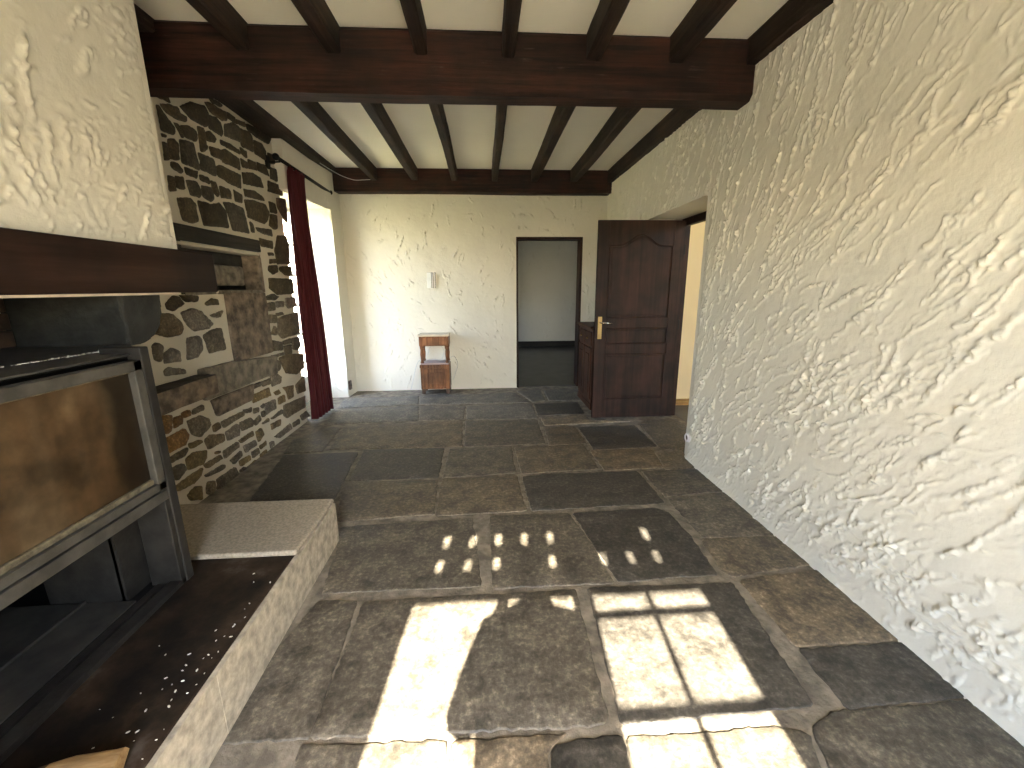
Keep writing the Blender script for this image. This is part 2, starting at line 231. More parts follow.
def sphere(bm, c, r, sc=(1, 1, 1), u=14, v=10):
    b2 = bmesh.new(); bmesh.ops.create_uvsphere(b2, u_segments=u, v_segments=v, radius=r)
    join(bm, b2, Matrix.Translation(c) @ Matrix.Diagonal((*sc, 1))); return bm
def prism(bm, poly, axis, a0, a1, bev=0.0, mi=0):
    # poly: 2D outline in the two other axes, swept along axis
    def P(u, v, a): return ((a, u, v), (u, a, v), (u, v, a))[axis]
    b2 = bmesh.new()
    A = [b2.verts.new(P(u, v, a0)) for u, v in poly]; B = [b2.verts.new(P(u, v, a1)) for u, v in poly]
    n = len(poly); b2.faces.new(A); b2.faces.new(B[::-1])
    for i in range(n): b2.faces.new((A[i], B[i], B[(i+1) % n], A[(i+1) % n]))
    bmesh.ops.recalc_face_normals(b2, faces=b2.faces[:])
    if bev: bmesh.ops.bevel(b2, geom=b2.edges[:], offset=bev, segments=2, profile=.5, affect='EDGES')
    for f in b2.faces: f.material_index = mi
    join(bm, b2); return bm

# ------------------------------------------------------------ trowelled plaster as real relief
def strokes(U, V, rng, n, ang, length, width, height, wob=.25, dens=None, N1=None, N2=None):
    """height field on the grid U,V (metres): wandering ridges of thrown and dragged plaster"""
    H = np.zeros(U.shape, np.float32); u0, v0 = U[0, 0], V[0, 0]; du = U[0, 1]-U[0, 0]; dv = V[1, 0]-V[0, 0]
    nu, nv = U.shape[1], U.shape[0]
    k = 0
    while k < n:
        k += 1
        cu = u0 + rng.random()*(nu*du); cv = v0 + rng.random()*(nv*dv)
        if dens is not None and rng.random() > dens(cu, cv): continue
        a = ang(cu, cv) + rng.normal(0, .28); L = length*(.35 + 1.3*rng.random()); step = .016
        ns = max(4, int(L/step)); pts = [(cu, cv)]
        for i in range(ns):
            a += rng.normal(0, wob); base = ang(*pts[-1]); a += .18*(base-a)
            pts.append((pts[-1][0]+step*math.cos(a), pts[-1][1]+step*math.sin(a)))
        pts = np.array(pts); w = width*(.6+.9*rng.random()); h = height*(.35+.95*rng.random())
        hs = h*np.clip(.65+.35*np.convolve(rng.normal(0, 1, len(pts)), [.4, .6, .4], 'same'), .1, 1.5)
        hs[0] *= .3; hs[-1] *= .3
        pad = 5*w
        i0 = max(0, int((pts[:, 0].min()-pad-u0)/du)); i1 = min(nu, int((pts[:, 0].max()+pad-u0)/du)+2)
        j0 = max(0, int((pts[:, 1].min()-pad-v0)/dv)); j1 = min(nv, int((pts[:, 1].max()+pad-v0)/dv)+2)
        if i1 <= i0 or j1 <= j0: continue
        PU = U[j0:j1, i0:i1]; PV = V[j0:j1, i0:i1]
        best = np.full(PU.shape, 1e9, np.float32); sd = np.zeros(PU.shape, np.float32); hh = np.zeros(PU.shape, np.float32)
        side = 1 if rng.random() < .8 else -1
        for i in range(len(pts)-1):
            ax, ay = pts[i]; bx, by = pts[i+1]; ex, ey = bx-ax, by-ay; l2 = ex*ex+ey*ey
            t = np.clip(((PU-ax)*ex+(PV-ay)*ey)/l2, 0, 1)
            qx = PU-ax-t*ex; qy = PV-ay-t*ey; d = qx*qx+qy*qy
            m = d < best
            best = np.where(m, d, best); sd = np.where(m, ex*qy-ey*qx, sd); hh = np.where(m, hs[i]*(1-t)+hs[i+1]*t, hh)
        n1 = N1[j0:j1, i0:i1]; n2 = N2[j0:j1, i0:i1]
        d = np.sqrt(best) + w*.8*n1; s = np.sign(sd)*side
        fall = np.where(s > 0, w*.95, w*2.3)
        prof = np.clip(1.25-d/fall, 0, 1); prof = prof*prof*(3-2*prof)
        prof = prof*np.clip(.75+.42*n2, .15, 1.5)
        H[j0:j1, i0:i1] = np.maximum(H[j0:j1, i0:i1], hh*prof) + .12*np.minimum(H[j0:j1, i0:i1], hh*prof)
    return H
def fbm(U, V, rng, scale, octs=4):
    out = np.zeros(U.shape, np.float32); amp = 1.0
    for o in range(octs):
        g = rng.normal(0, 1, (64, 64)).astype(np.float32)
        x = (U*scale) % 63; y = (V*scale) % 63
        i = x.astype(int); j = y.astype(int); fx = x-i; fy = y-j
        fx = fx*fx*(3-2*fx); fy = fy*fy*(3-2*fy); i2 = (i+1) % 63; j2 = (j+1) % 63
        out += amp*((g[j, i]*(1-fx)+g[j, i2]*fx)*(1-fy)+(g[j2, i]*(1-fx)+g[j2, i2]*fx)*fy)
        amp *= .5; scale *= 2.03
    return out
def relief(name, u0, u1, v0, v1, res, to_world, mat, seed, stroke_sets, base_amp=.003, hole=None, edge=None, parent=None):
    rng = np.random.default_rng(seed)
    nu = int(round((u1-u0)/res))+1; nv = int(round((v1-v0)/res))+1
    U, V = np.meshgrid(np.linspace(u0, u1, nu), np.linspace(v0, v1, nv))
    H = base_amp*fbm(U, V, rng, 2.2, 3)
    N1 = fbm(U, V, rng, 34, 3)*.75; N2 = fbm(U, V, rng, 60, 2)*.8
    for s in stroke_sets: H = H + strokes(U, V, rng, N1=N1, N2=N2, **s)
    H = H + .0004*fbm(U, V, rng, 30, 3)
    if edge is not None: H = H + edge(U, V)
    X, Y, Z = to_world(U, V, H)
    co = np.stack([X, Y, Z], -1).reshape(-1, 3).astype(np.float32)
    idx = np.arange(nu*nv).reshape(nv, nu)
    q = np.stack([idx[:-1, :-1], idx[:-1, 1:], idx[1:, 1:], idx[1:, :-1]], -1).reshape(-1, 4)
    if hole is not None:
        uc = (.25*(U[:-1, :-1]+U[1:, 1:]+U[:-1, 1:]+U[1:, :-1])).reshape(-1); vc = (.25*(V[:-1, :-1]+V[1:, 1:]+V[:-1, 1:]+V[1:, :-1])).reshape(-1)
        q = q[~hole(uc, vc)]
    me = bpy.data.meshes.new(name)
    me.vertices.add(len(co)); me.vertices.foreach_set('co', co.ravel())
    me.loops.add(q.size); me.loops.foreach_set('vertex_index', q.ravel().astype(np.int32))
    me.polygons.add(len(q)); me.polygons.foreach_set('loop_start', np.arange(0, q.size, 4, dtype=np.int32))
    me.update(); me.validate()
    me.polygons.foreach_set('use_smooth', np.ones(len(q), bool))
    me.materials.append(mat)
    return link(bpy.data.objects.new(name, me), parent)

# ------------------------------------------------------------ stones with one colour each
def chaikin(p, it=2):
    for _ in range(it):
        q = []
        for i in range(len(p)):
            a = p[i]; b = p[(i+1) % len(p)]
            q += [(a[0]*.78+b[0]*.22, a[1]*.78+b[1]*.22), (a[0]*.22+b[0]*.78, a[1]*.22+b[1]*.78)]
        p = q
    return p
def densify(p, d):
    q = []
    for i in range(len(p)):
        a = p[i]; b = p[(i+1) % len(p)]; L = math.hypot(b[0]-a[0], b[1]-a[1]); n = max(1, int(L/d))
        for k in range(n): q.append((a[0]+(b[0]-a[0])*k/n, a[1]+(b[1]-a[1])*k/n))
    return q
def stone(bm, lay, poly, P, h, tint, rng, rim=.008, rough=.0015, mi=0):
    n = len(poly); cx = sum(p[0] for p in poly)/n; cy = sum(p[1] for p in poly)/n
    R = sum(math.hypot(p[0]-cx, p[1]-cy) for p in poly)/n
    rings = []
    for inset, hh in ((0, -.012), (rim*.35, h*.55), (rim*1.2, h*.9), (R*.35, h), (R*.68, h*1.02)):
        ring = []
        for p in poly:
            d = math.hypot(p[0]-cx, p[1]-cy); f = max(.05, (d-min(inset*d/R if inset > R*.3 else inset, d*.9))/d)
            ring.append(bm.verts.new(P(cx+(p[0]-cx)*f, cy+(p[1]-cy)*f, hh+(rng.uniform(-rough, rough) if hh > 0 else 0))))
        rings.append(ring)
    c = bm.verts.new(P(cx, cy, h)); fs = []
    for a, b in zip(rings, rings[1:]):
        for i in range(n): fs.append(bm.faces.new((a[i], a[(i+1) % n], b[(i+1) % n], b[i])))
    for i in range(n): fs.append(bm.faces.new((rings[-1][i], rings[-1][(i+1) % n], c)))
    for f in fs:
        f.smooth = True; f.material_index = mi
        for l in f.loops: l[lay] = (*tint, 1)

# ================================================================ THE SETTING
XR, XL, YF, ZC = 1.665, -1.95, 5.83, 2.84
YB = -.60          # inner face of the window wall behind the viewer
# ---- floor: flagstones on mortar
bm = bmesh.new(); lay = bm.loops.layers.float_color.new('tint'); rng = random.Random(3)
b0 = bmesh.new(); box(b0, -2.6, 2.12, -1.0, 6.05, -.12, -.006); me = bpy.data.meshes.new('t'); b0.to_mesh(me); b0.free(); bm.from_mesh(me)
for f in bm.faces:
    f.material_index = 1
FP = {'dark': (.070, .063, .053), 'mid': (.116, .101, .079), 'brown': (.128, .105, .075), 'tan': (.175, .138, .094), 'grey': (.138, .127, .108)}
kinds = ['mid', 'mid', 'dark', 'mid', 'brown', 'dark', 'brown', 'dark', 'mid', 'brown', 'brown', 'dark', 'tan', 'brown', 'mid', 'mid', 'brown', 'brown', 'dark', 'mid',
         'tan', 'dark', 'grey', 'grey', 'grey', 'grey', 'grey', 'grey', 'grey', 'grey', 'mid', 'mid', 'mid', 'dark', 'tan', 'dark', 'mid', 'dark', 'mid', 'mid', 'tan']
def flag(poly, kind):
    c = FP[kind]; k = rng.uniform(.88, 1.15); cc = [v*k for v in c]
    cx_ = sum(p[0] for p in poly)/len(poly); cy_ = sum(p[1] for p in poly)/len(poly)
    poly = [(x+.006*(x-cx_)/abs(x-cx_+1e-6)*min(1, abs(x-cx_)/.1), y+.008*(y-cy_)/abs(y-cy_+1e-6)*min(1, abs(y-cy_)/.05)) for x, y in poly]
    pts = chaikin(densify(poly, .045), 1)
    pts = [(x+rng.uniform(-.005, .005), y+rng.uniform(-.005, .005)) for x, y in pts]
    stone(bm, lay, pts, lambda a, b, h: (a, b, h-.004), .004+rng.uniform(-.0015, .0015), cc, rng, .007, .0006)
for f, k in zip(FLAGS, kinds): flag([(x/1000, y/1000) for x, y in f], k)
y = .68
for r in range(3):                                    # rows nearer than the photograph's lower edge
    x = -.8; y2 = y-.42
    while x < 1.6:
        w = rng.uniform(.45, .8); x2 = min(x+w, 1.64)
        if x2-x > .1: flag([(x+.015, y2+.02), (x2-.015, y2+.02), (x2-.015, y-.01), (x+.015, y-.01)], rng.choice(['mid', 'brown', 'dark']))
        x = x2+.01
    y = y2
x = -.35
flag([(1.72, 3.3), (2.05, 3.3), (2.05, 4.2), (1.70, 4.2)], 'mid')
flag([(-2.3, 4.55), (-2.0, 4.55), (-2.0, 5.45), (-2.3, 5.45)], 'grey')
bmesh.ops.recalc_face_normals(bm, faces=bm.faces[:])
tag(obj('floor', bm, [M['flag'], M['joint']]), 'dark flagstone floor with pale mortar joints', kind='structure')

# ---- right wall: trowelled plaster, opening for the side door
def ang_r(u, v):   # u = distance along the wall (Y), v = height; up towards the viewer
    t = max(0, min(1, (u-1.0)/2.6)); s = max(0, min(1, v/2.2))
    return PI - (math.radians(22)+math.radians(56)*max(t*.9, s*.75))
def hole_r(u, v): return (u > 3.23) & (u < 4.42) & (v < 2.06)
def edge_r(U, V):
    e = .018*np.exp(-V/.07) + .010*np.clip(np.sin(U*1.1+.4), 0, 1)*np.sin(V*1.3)
    return e - .05*np.exp(-np.clip(3.23-U, 0, 9)/.03)*(V < 2.1)*(U < 3.24)
tag(relief('wall_right', YB, YF, -.02, ZC, .0050, lambda U, V, H: (XR-H, U, V), M['plaster'], 11,
    [dict(n=2600, ang=lambda u, v: ang_r(u, v)+.3*math.sin(u*2.6+v*1.9), length=.24, width=.0062, height=.0110, wob=.12, dens=lambda u, v: .30+.7*max(0, math.sin(u*5.3+3*math.sin(v*2.2))*math.sin(v*4.1+u*2.0))),
     dict(n=1900, ang=lambda u, v: ang_r(u, v)-.1, length=.13, width=.0046, height=.0078, wob=.22, dens=lambda u, v: .25+.75*min(1, u/3.2)),
     dict(n=800, ang=lambda u, v: ang_r(u, v)-.35, length=.20, width=.0105, height=.0105, wob=.2, dens=lambda u, v: .8 if v < 1.0 else .25),
     dict(n=7000, ang=lambda u, v: PI-.9 if v < .12 else PI-.35, length=.09, width=.0055, height=.0075, wob=.3, dens=lambda u, v: .8 if v < .30 else .0)],
    .0022, hole_r, edge_r), 'right wall of rough white trowelled plaster', kind='structure')
# reveal of the side-door opening
def slab_struct(name, label, *a, mat=None, bev=0):
    return tag(obj(name, nbox(*a, bev=bev), mat or M['plaster']), label, kind='structure')
bm = bmesh.new()
box(bm, XR+.015, 2.10, 3.10, 3.245, 0, ZC, .012); box(bm, XR+.012, 2.10, 4.40, YF+.1, 0, ZC, .01)
box(bm, XR+.012, 2.10, 3.2, 4.45, 2.07, ZC, .012); box(bm, XR+.02, 2.05, YB-.35, 3.12, -.02, ZC)
tag(obj('wall_right_core', bm, M['plaster']), 'thickness of the right wall seen in the side doorway', kind='structure')

# ---- far wall with the dark doorway
def ang_f(u, v): return math.radians(100)+.6*math.sin(u*2.1+v*3.0)
def hole_f(u, v): return (u > .458) & (u < 1.335) & (v < 2.045)
tag(relief('wall_far', -2.0, XR+.02, -.02, ZC, .0068, lambda U, V, H: (U, YF-H, V), M['plaster'], 5,
    [dict(n=520, ang=ang_f, length=.12, width=.0070, height=.0115, wob=.25, dens=lambda u, v: .35+.65*max(0, math.sin(u*4+2*math.sin(v*2)))),
     dict(n=80, ang=lambda u, v: .2, length=.10, width=.007, height=.006, wob=.5, dens=lambda u, v: v/2.8)], .0035, hole_f),
    'far white plaster wall with an open doorway', kind='structure')
bm = bmesh.new()
box(bm, -2.4, .445, YF+.012, YF+.18, 0, ZC); box(bm, 1.348, 3.2, YF+.012, YF+.18, 0, ZC); box(bm, .44, 1.35, YF+.012, YF+.18, 2.055, ZC)
tag(obj('wall_far_core', bm, M['plaster_cool']), 'thickness of the far wall', kind='structure')
dr = tag(empty('trim_1', (.9, YF+.09, 0)), 'thin dark wooden lining of the far doorway', kind='structure')
def local(o): return o.location
def part(name, bm, mat, parent, smooth=False):
    bm.transform(Matrix.Translation(-Vector(parent.location))); return obj(name, bm, mat, parent, smooth)
part('jamb', nbox(.446, .472, YF-.013, YF+.19, 0, 2.055, .003), M['door'], dr)
part('jamb', nbox(1.316, 1.345, YF-.013, YF+.19, 0, 2.055, .003), M['door'], dr)
part('head', nbox(.446, 1.345, YF-.013, YF+.19, 2.025, 2.057, .003), M['door'], dr)
# room beyond
slab_struct('floor_beyond', 'dark tiled floor of the room beyond the far doorway', -2.2, 3.6, YF+.05, 10.2, -.1, -.002, mat=M['tile'])
tag(relief('wall_beyond', -2.2, 3.6, -.02, ZC, .016, lambda U, V, H: (U, 9.98-H, V), M['plaster_cool'], 8,
    [dict(n=420, ang=lambda u, v: 1.2, length=.12, width=.014, height=.010, wob=.5)], .004), 'grey white wall at the back of the room beyond', kind='structure')
slab_struct('baseboard_beyond', 'dark skirting in the room beyond', -2.2, 3.6, 9.93, 9.965, 0, .14, mat=M['black'])
bm = bmesh.new()                                        # its side walls, one with an unseen window opening added for light
box(bm, -2.3, -2.15, YF, 7.6, 0, ZC); box(bm, -2.3, -2.15, 8.3, 10.1, 0, ZC); box(bm, -2.3, -2.15, 7.6, 8.3, 0, 1.0); box(bm, -2.3, -2.15, 7.6, 8.3, 1.45, ZC)
box(bm, 3.5, 3.65, YF, 10.1, 0, ZC)
tag(obj('wall_beyond_sides', bm, M['plaster_cool']), 'side walls of the room beyond', kind='structure')
slab_struct('ceiling_beyond', 'ceiling of the room beyond', -2.3, 3.6, YF+.02, 10.1, 2.6, 2.7, mat=M['ceiling'])
# hall behind the side door
tag(obj('wall_hall', box(box(box(nbox(2.10, 4.2, 4.74, 4.86, 0, 2.7), 4.2, 4.3, 2.3, 4.86, 0, 2.7), 2.1, 4.3, 1.6, 1.7, 0, 2.3), 2.1, 3.3, 1.6, 1.7, 2.2, 2.7), M['plaster_smooth']), 'cream wall of the hall behind the side door', kind='structure')  # unseen high gap in the near end wall, added to light the hall
slab_struct('floor_hall', 'floor of the hall behind the side door', 2.12, 4.3, 1.6, 4.86, -.1, -.003, mat=M['tile'])
slab_struct('ceiling_hall', 'ceiling of the hall', 2.1, 4.3, 1.6, 4.86, 2.6, 2.7, mat=M['ceiling'])
slab_struct('baseboard_hall', 'varnished pine skirting in the hall', 2.10, 4.2, 4.715, 4.745, 0, .075, mat=M['baseboard_wood'])

# ---- ceiling
slab_struct('ceiling', 'cream painted ceiling boards between dark beams', -2.4, 2.1, -1.0, YF+.05, ZC, ZC+.08, mat=M['ceiling'])

# ---- left wall: rubble masonry, traced stone by stone into wall coordinates
bm = bmesh.new(); lay = bm.loops.layers.float_color.new('tint'); rng = random.Random(5)
SP = [(.058, .044, .025), (.070, .053, .030), (.082, .064, .036), (.050, .039, .024), (.076, .056, .032), (.070, .060, .042)]
for poly in STONES:
    pts = [(a/1000, b/1000) for a, b in poly]
    zc = sum(p[1] for p in pts)/len(pts); yc = sum(p[0] for p in pts)/len(pts)
    c = list(rng.choice(SP)); k = rng.uniform(.85, 1.2)
    if zc < 1.3: c = rng.choice([(.18, .135, .080), (.155, .13, .095), (.20, .172, .140), (.15, .124, .088), (.21, .155, .075)])
    if abs(yc-2.62) < .12 and abs(zc-.53) < .12: c = (.24, .135, .055)
    if abs(yc-2.42) < .14 and abs(zc-.42) < .09: c = (.15, .075, .042)
    if zc > 2.0 and 4.4 < yc: c = (.10, .065, .04) if zc < 2.35 else c
    cy_ = sum(p[0] for p in pts)/len(pts); cz_ = sum(p[1] for p in pts)/len(pts)
    pts = [(cy_+(a-cy_)*(1+.010/max(.02, math.hypot(a-cy_, b-cz_))), cz_+(b-cz_)*(1+.008/max(.02, math.hypot(a-cy_, b-cz_)))) for a, b in pts]
    pts = chaikin(densify(pts, .03), 1)
    pts = [(a+rng.uniform(-.0025, .0025), b+rng.uniform(-.0025, .0025)) for a, b in pts]
    stone(bm, lay, pts, lambda a, b, h: (XL+.003+h, a, b), .012+rng.uniform(-.003, .007), [v*k for v in c], rng, .010, .002)
for i in range(70):                                     # masonry hidden behind the chimney and round its throat
    yy = rng.uniform(-.5, 2.3); zz = rng.uniform(.3, 2.7)
    if i < 16: yy, zz = .55+(i % 8)*.19+rng.uniform(-.02, .02), (1.255, 1.345)[i//8]
    w, h = (.075, .035) if i < 16 else (rng.uniform(.05, .1), rng.uniform(.04, .07))
    if i >= 16 and (yy > 1.85 and zz > .2): continue
    stone(bm, lay, densify(chaikin([(yy-w, zz-h), (yy+w, zz-h), (yy+w, zz+h), (yy-w, zz+h)], 2), .03), lambda a, b, h: (XL+.003+h, a, b), .012, rng.choice([(.10, .075, .05), (.11, .06, .04), (.09, .08, .045)]), rng)
for zz in (.34, .47, .60, .74, .88, 1.02, 1.16):
    for yy in (1.93, 2.10, 2.27):
        yc, zc = yy+rng.uniform(-.02, .02)+(.06 if zz in (.47, .74, 1.02) else 0), zz+rng.uniform(-.01, .01); w, h = rng.uniform(.05, .07), rng.uniform(.035, .052)
        stone(bm, lay, densify(chaikin([(yc-w, zc-h), (yc+w, zc-h*.8), (yc+w*.9, zc+h), (yc-w*.9, zc+h*.9)], 2), .03), lambda a, b, h: (XL+.003+h, a, b), .014, rng.choice([(.18, .135, .080), (.155, .13, .095), (.15, .10, .06)]), rng)
bmesh.ops.recalc_face_normals(bm, faces=bm.faces[:])
stones_bm = bm
def hole_l(u, v): return (u > 2.96) & (u < 3.95) & (v > 1.39) & (v < 1.70)
wl = tag(relief('wall_left', YB, 4.49, -.02, ZC, .011, lambda U, V, H: (XL+H, U, V), M['mortar'], 21,
    [dict(n=500, ang=lambda u, v: rng.choice([.1, 1.4]), length=.12, width=.008, height=.005, wob=.5)], .003, hole_l),
    'rubble stone wall with pale mortar beside the fireplace', kind='structure')
obj('stones', stones_bm, M['stone'], wl)
# niche: back, jambs, sill
nb = bmesh.new()
box(nb, XL-.16, XL-.13, 2.9, 4.0, 1.3, 1.8, mi=0); box(nb, XL-.15, XL+.004, 3.90, 3.965, 1.372, 1.715, .008, mi=1)
box(nb, XL-.15, XL+.002, 2.9, 2.97, 1.37, 1.72, mi=0); box(nb, XL-.15, XL+.004, 2.93, 3.93, 1.365, 1.395, .006, mi=2); box(nb, XL-.15, XL+.012, 2.93, 3.93, 1.685, 1.705, .004, mi=3)
box(nb, XL-.13, XL-.06, 3.05, 3.78, 1.43, 1.585, .015, mi=2)
obj('wall_niche', nb, [M['corbel'], M['ledge'], M['ledge_grey'], M['mortar']], wl)
slab_struct('wall_left_core', 'thickness of the left wall', XL-.45, XL-.17, YB-.4, 4.49, -.02, ZC, mat=M['mortar'])
bm = bmesh.new(); box(bm, XL-.20, XL-.002, 4.44, 4.492, -.02, ZC)
tag(obj('wall_left_end', bm, M['mortar']), 'end of the stone wall at the window opening', kind='structure')
# plaster above and beyond the left window
def left_x(U): return np.interp(U, [4.3, 4.6, 5.5, 5.9], [-1.945, -1.915, -1.815, -1.80])
def hole_l2(u, v): return (u < 5.50) & (v < 2.33)
tag(relief('wall_left_window', 4.47, YF+.01, -.02, ZC, .009, lambda U, V, H: (left_x(U)+H, U, V), M['plaster'], 31,
    [dict(n=60, ang=lambda u, v: 1.3, length=.12, width=.008, height=.006, wob=.5)], .003, hole_l2),
    'white plaster of the left wall round the tall window', kind='structure')
tag(relief('wall_left_reveal', -2.32, -1.815, -.02, 2.34, .009, lambda U, V, H: (U, 5.505-H, V), M['plaster'], 33,
    [dict(n=60, ang=lambda u, v: 1.0+u, length=.16, width=.010, height=.009, wob=.5)], .003),
    'bright plaster reveal on the far side of the left window', kind='structure')
bm = bmesh.new(); box(bm, -2.32, -1.86, 4.45, 5.52, 2.335, ZC, .008); box(bm, -2.40, -1.86, 5.512, YF+.1, -.02, ZC); box(bm, XL-.42, XL-.16, 4.44, 4.493, -.02, 2.4)
tag(obj('wall_left_window_core', bm, M['plaster']), 'plaster thickness over the left window', kind='structure')
def french_leaf(w, h, panes, nx, mat, stile=.085, t=.045, bottom=.32):
    """leaf in its own plane: x 0..w, z 0..h"""
    f = bmesh.new(); box(f, 0, stile, -t/2, t/2, 0, h, .004); box(f, w-stile, w, -t/2, t/2, 0, h, .004)
    box(f, stile, w-stile, -t/2, t/2, 0, bottom, .004); box(f, stile, w-stile, -t/2, t/2, h-stile, h, .004)
    for z in panes: box(f, stile, w-stile, -.015, .015, z-.014, z+.014, .003)
    for k in range(1, nx): x = stile+(w-2*stile)*k/nx; box(f, x-.012, x+.012, -.015, .015, bottom, h-stile, .003)
    g = nbox(stile-.005, w-stile+.005, -.003, .003, bottom-.005, h-stile+.005)
    return f, g
win = tag(empty('window_1', (-2.20, 4.50, 0)), 'tall glazed window in the left wall behind the red curtain', kind='structure')
f, g = french_leaf(.99, 2.31, [.5, .85, 1.2, 1.55, 1.9], 1, None, .05)
Rz = Matrix.Rotation(PI/2, 4, 'Z')
fm = obj('casement', f, M['white_frame'], win); fm.matrix_local = Matrix.Translation((-.06, .005, .01)) @ Rz
gm = obj('pane', g, M['glass'], fm)

# ---- chimney hood of white plaster
XH = -1.44
def ang_h(u, v): return math.radians(150)+.5*math.sin(u*3+v*2.0)
hood = tag(relief('wall_chimney', YB, 2.18, 1.575, ZC, .0065, lambda U, V, H: (XH+H, U, V), M['plaster'], 41,
    [dict(n=900, ang=lambda u, v: math.radians(60)+.8*math.sin(u*3+v*2.0), length=.12, width=.0070, height=.0120, wob=.25, dens=lambda u, v: .3+.7*max(0, math.sin(u*6+2*math.sin(v*3)))),
     dict(n=1300, ang=lambda u, v: ang_h(u, v)+.8, length=.045, width=.0045, height=.0085, wob=.3, dens=lambda u, v: 1 if v < 2.05 else .25)], .003,
    None, lambda U, V: -.03*np.exp(-np.clip(2.18-U, 0, 9)/.02)), 'white plastered chimney hood over the fireplace', kind='structure')
bm = bmesh.new(); box(bm, XL, XH-.004, YB, 2.177, 1.58, ZC, .006); obj('hood_core', bm, M['plaster'], hood)

# ---- window wall behind the viewer
XW0, XW1, ZW = -.67, .89, 2.47
bm = bmesh.new()
for x0, x1, z0, z1 in ((-2.4, XW0, -.02, ZC), (XW1, 2.05, -.02, ZC), (XW0, XW1, ZW, ZC)): box(bm, x0, x1, -.97, YB, z0, z1, .01)
tag(obj('wall_window', bm, M['plaster']), 'white plaster wall with the garden window', kind='structure')
w2 = tag(empty('window_2', (0, -.90, 0)), 'tall garden window with one leaf open', kind='structure')
fr = bmesh.new(); box(fr, XW0, -.575, -.03, .03, 0, 1.985, .004); box(fr, .855, XW1, -.03, .03, 0, 1.985, .004); box(fr, XW0, XW1, -.03, .03, 1.985, 2.01, .003)
obj('frame', fr, M['white_frame'], w2)
PZ = [.85, 1.19, 1.53, 1.869]
f, g = french_leaf(.70, 2.3, PZ, 2, None, .09)
f.free(); g.free()
def leaf(w, st0, st1):
    f = bmesh.new(); box(f, 0, st0, -.022, .022, 0, 2.0, .004); box(f, w-st1, w, -.022, .022, 0, 2.0, .004); box(f, st0, w-st1, -.022, .022, 0, .5, .004); box(f, st0, w-st1, -.022, .022, 1.975, 2.0, .003)
    for z in PZ: box(f, st0, w-st1, -.014, .014, z-.014, z+.014, .003)
    xm = (st0+w-st1)/2; box(f, xm-.012, xm+.012, -.014, .014, .5, 1.975, .003)
    g = nbox(st0-.004, w-st1+.004, -.003, .003, .5, 1.978); return f, g
f, g = leaf(.705, .10, .09)
l1 = obj('leaf', f, M['white_frame'], w2); l1.location = (.15, 0, .005); obj('pane', g, M['glass'], l1)
f, g = leaf(.70, .10, .09)
l2 = obj('leaf', f, M['white_frame'], w2); l2.location = (-.615, .03, .005); l2.rotation_euler = (0, 0, math.radians(97)); obj('pane', g, M['glass'], l2)
sh = bmesh.new()                                        # lowered shutter with two rows of slots
xs = [-.51+.147*k for k in range(5)]
box(sh, XW0, XW1, -.006, .006, 2.0, 2.135)
def slotrow(z0, z1, more):
    e = XW0
    for x in xs+more: box(sh, e, x-.014, -.006, .006, z0, z1); e = x+.014
    box(sh, e, XW1, -.006, .006, z0, z1)
slotrow(2.135, 2.205, [.351, .497, .64]); box(sh, XW0, XW1, -.006, .006, 2.205, 2.29); slotrow(2.29, 2.375, [.636]); box(sh, XW0, XW1, -.006, .006, 2.375, ZW)
obj('shutter', sh, M['white_frame'], w2)
# outside, unseen: ground tones chosen to steer the bounce light indoors
slab_struct('ground', 'unseen ground outside the house, toned for bounce light', -40, 40, -40, 45, -.5, -.14, mat=plain('unseen darker bounce ground', (.31, .285, .15), .9, 0, .3, 2))
slab_struct('ground_bounce', 'pale ground added unseen outside the garden window for bounce light', -7, 8, -12, -.98, -.139, -.10, mat=M['pale_bounce'])  # added pale surface, throws sunlight up through the garden window

# ================================================================ BEAMS
def beam(name, label, cat, group, *a, mat, bev=.012, wob=.004):
    b = bmesh.new(); box(b, *a)
    lng = 0 if (a[1]-a[0]) > (a[3]-a[2]) else 1
    n = int((a[1+2*lng]-a[2*lng])/.12)
    es = [e for e in b.edges if abs((e.verts[0].co-e.verts[1].co)[lng]) > .1]
    bmesh.ops.bevel(b, geom=es, offset=bev, segments=1, affect='EDGES')
    es = [e for e in b.edges if abs((e.verts[0].co-e.verts[1].co)[lng]) > .1]
    bmesh.ops.subdivide_edges(b, edges=es, cuts=n, use_grid_fill=True)
    r = random.Random(label); ph = r.random()*6
    for v in b.verts:
        t = v.co[lng]
        v.co.z += wob*math.sin(t*2.3+ph)+r.uniform(-.0012, .0012); v.co[1-lng] += wob*.8*math.sin(t*3.1+ph*2)+r.uniform(-.0012, .0012)
    o = obj(name, b, mat); 
    return tag(o, label, cat, group)
beam('ceiling_beam', 'massive dark oak beam crossing the middle of the ceiling', 'beam', None, -2.0, XR+.02, 2.78, 2.965, 2.512, ZC+.01, mat=M['beam_x'], bev=.03)
beam('ceiling_beam', 'dark oak beam along the top of the far wall', 'beam', None, -1.90, XR+.01, 5.67, YF+.01, 2.572, ZC+.01, mat=M['beam_x'], bev=.008)
xr = [-1.315, -.822, -.33, .17, .67, 1.175]
ordn = ['leftmost', 'second from left', 'third from left', 'fourth from left', 'fifth from left', 'rightmost']
for i, x in enumerate(xr):
    w = (.038, .042, .036, .036, .043, .046)[i]
    beam('ceiling_rafter', f'{ordn[i]} of the six dark rafters in front of the massive cross beam', 'rafter', 'rafters in front of the cross beam', x-w, x+w, -.9, 2.80, 2.700, ZC+.01, mat=M['beam_y'], bev=.01)
    beam('ceiling_rafter', f'{ordn[i]} of the six dark rafters between cross beam and far wall', 'rafter', 'rafters behind the cross beam', x-w, x+w, 2.95, 5.685, 2.700, ZC+.01, mat=M['beam_y'], bev=.01)
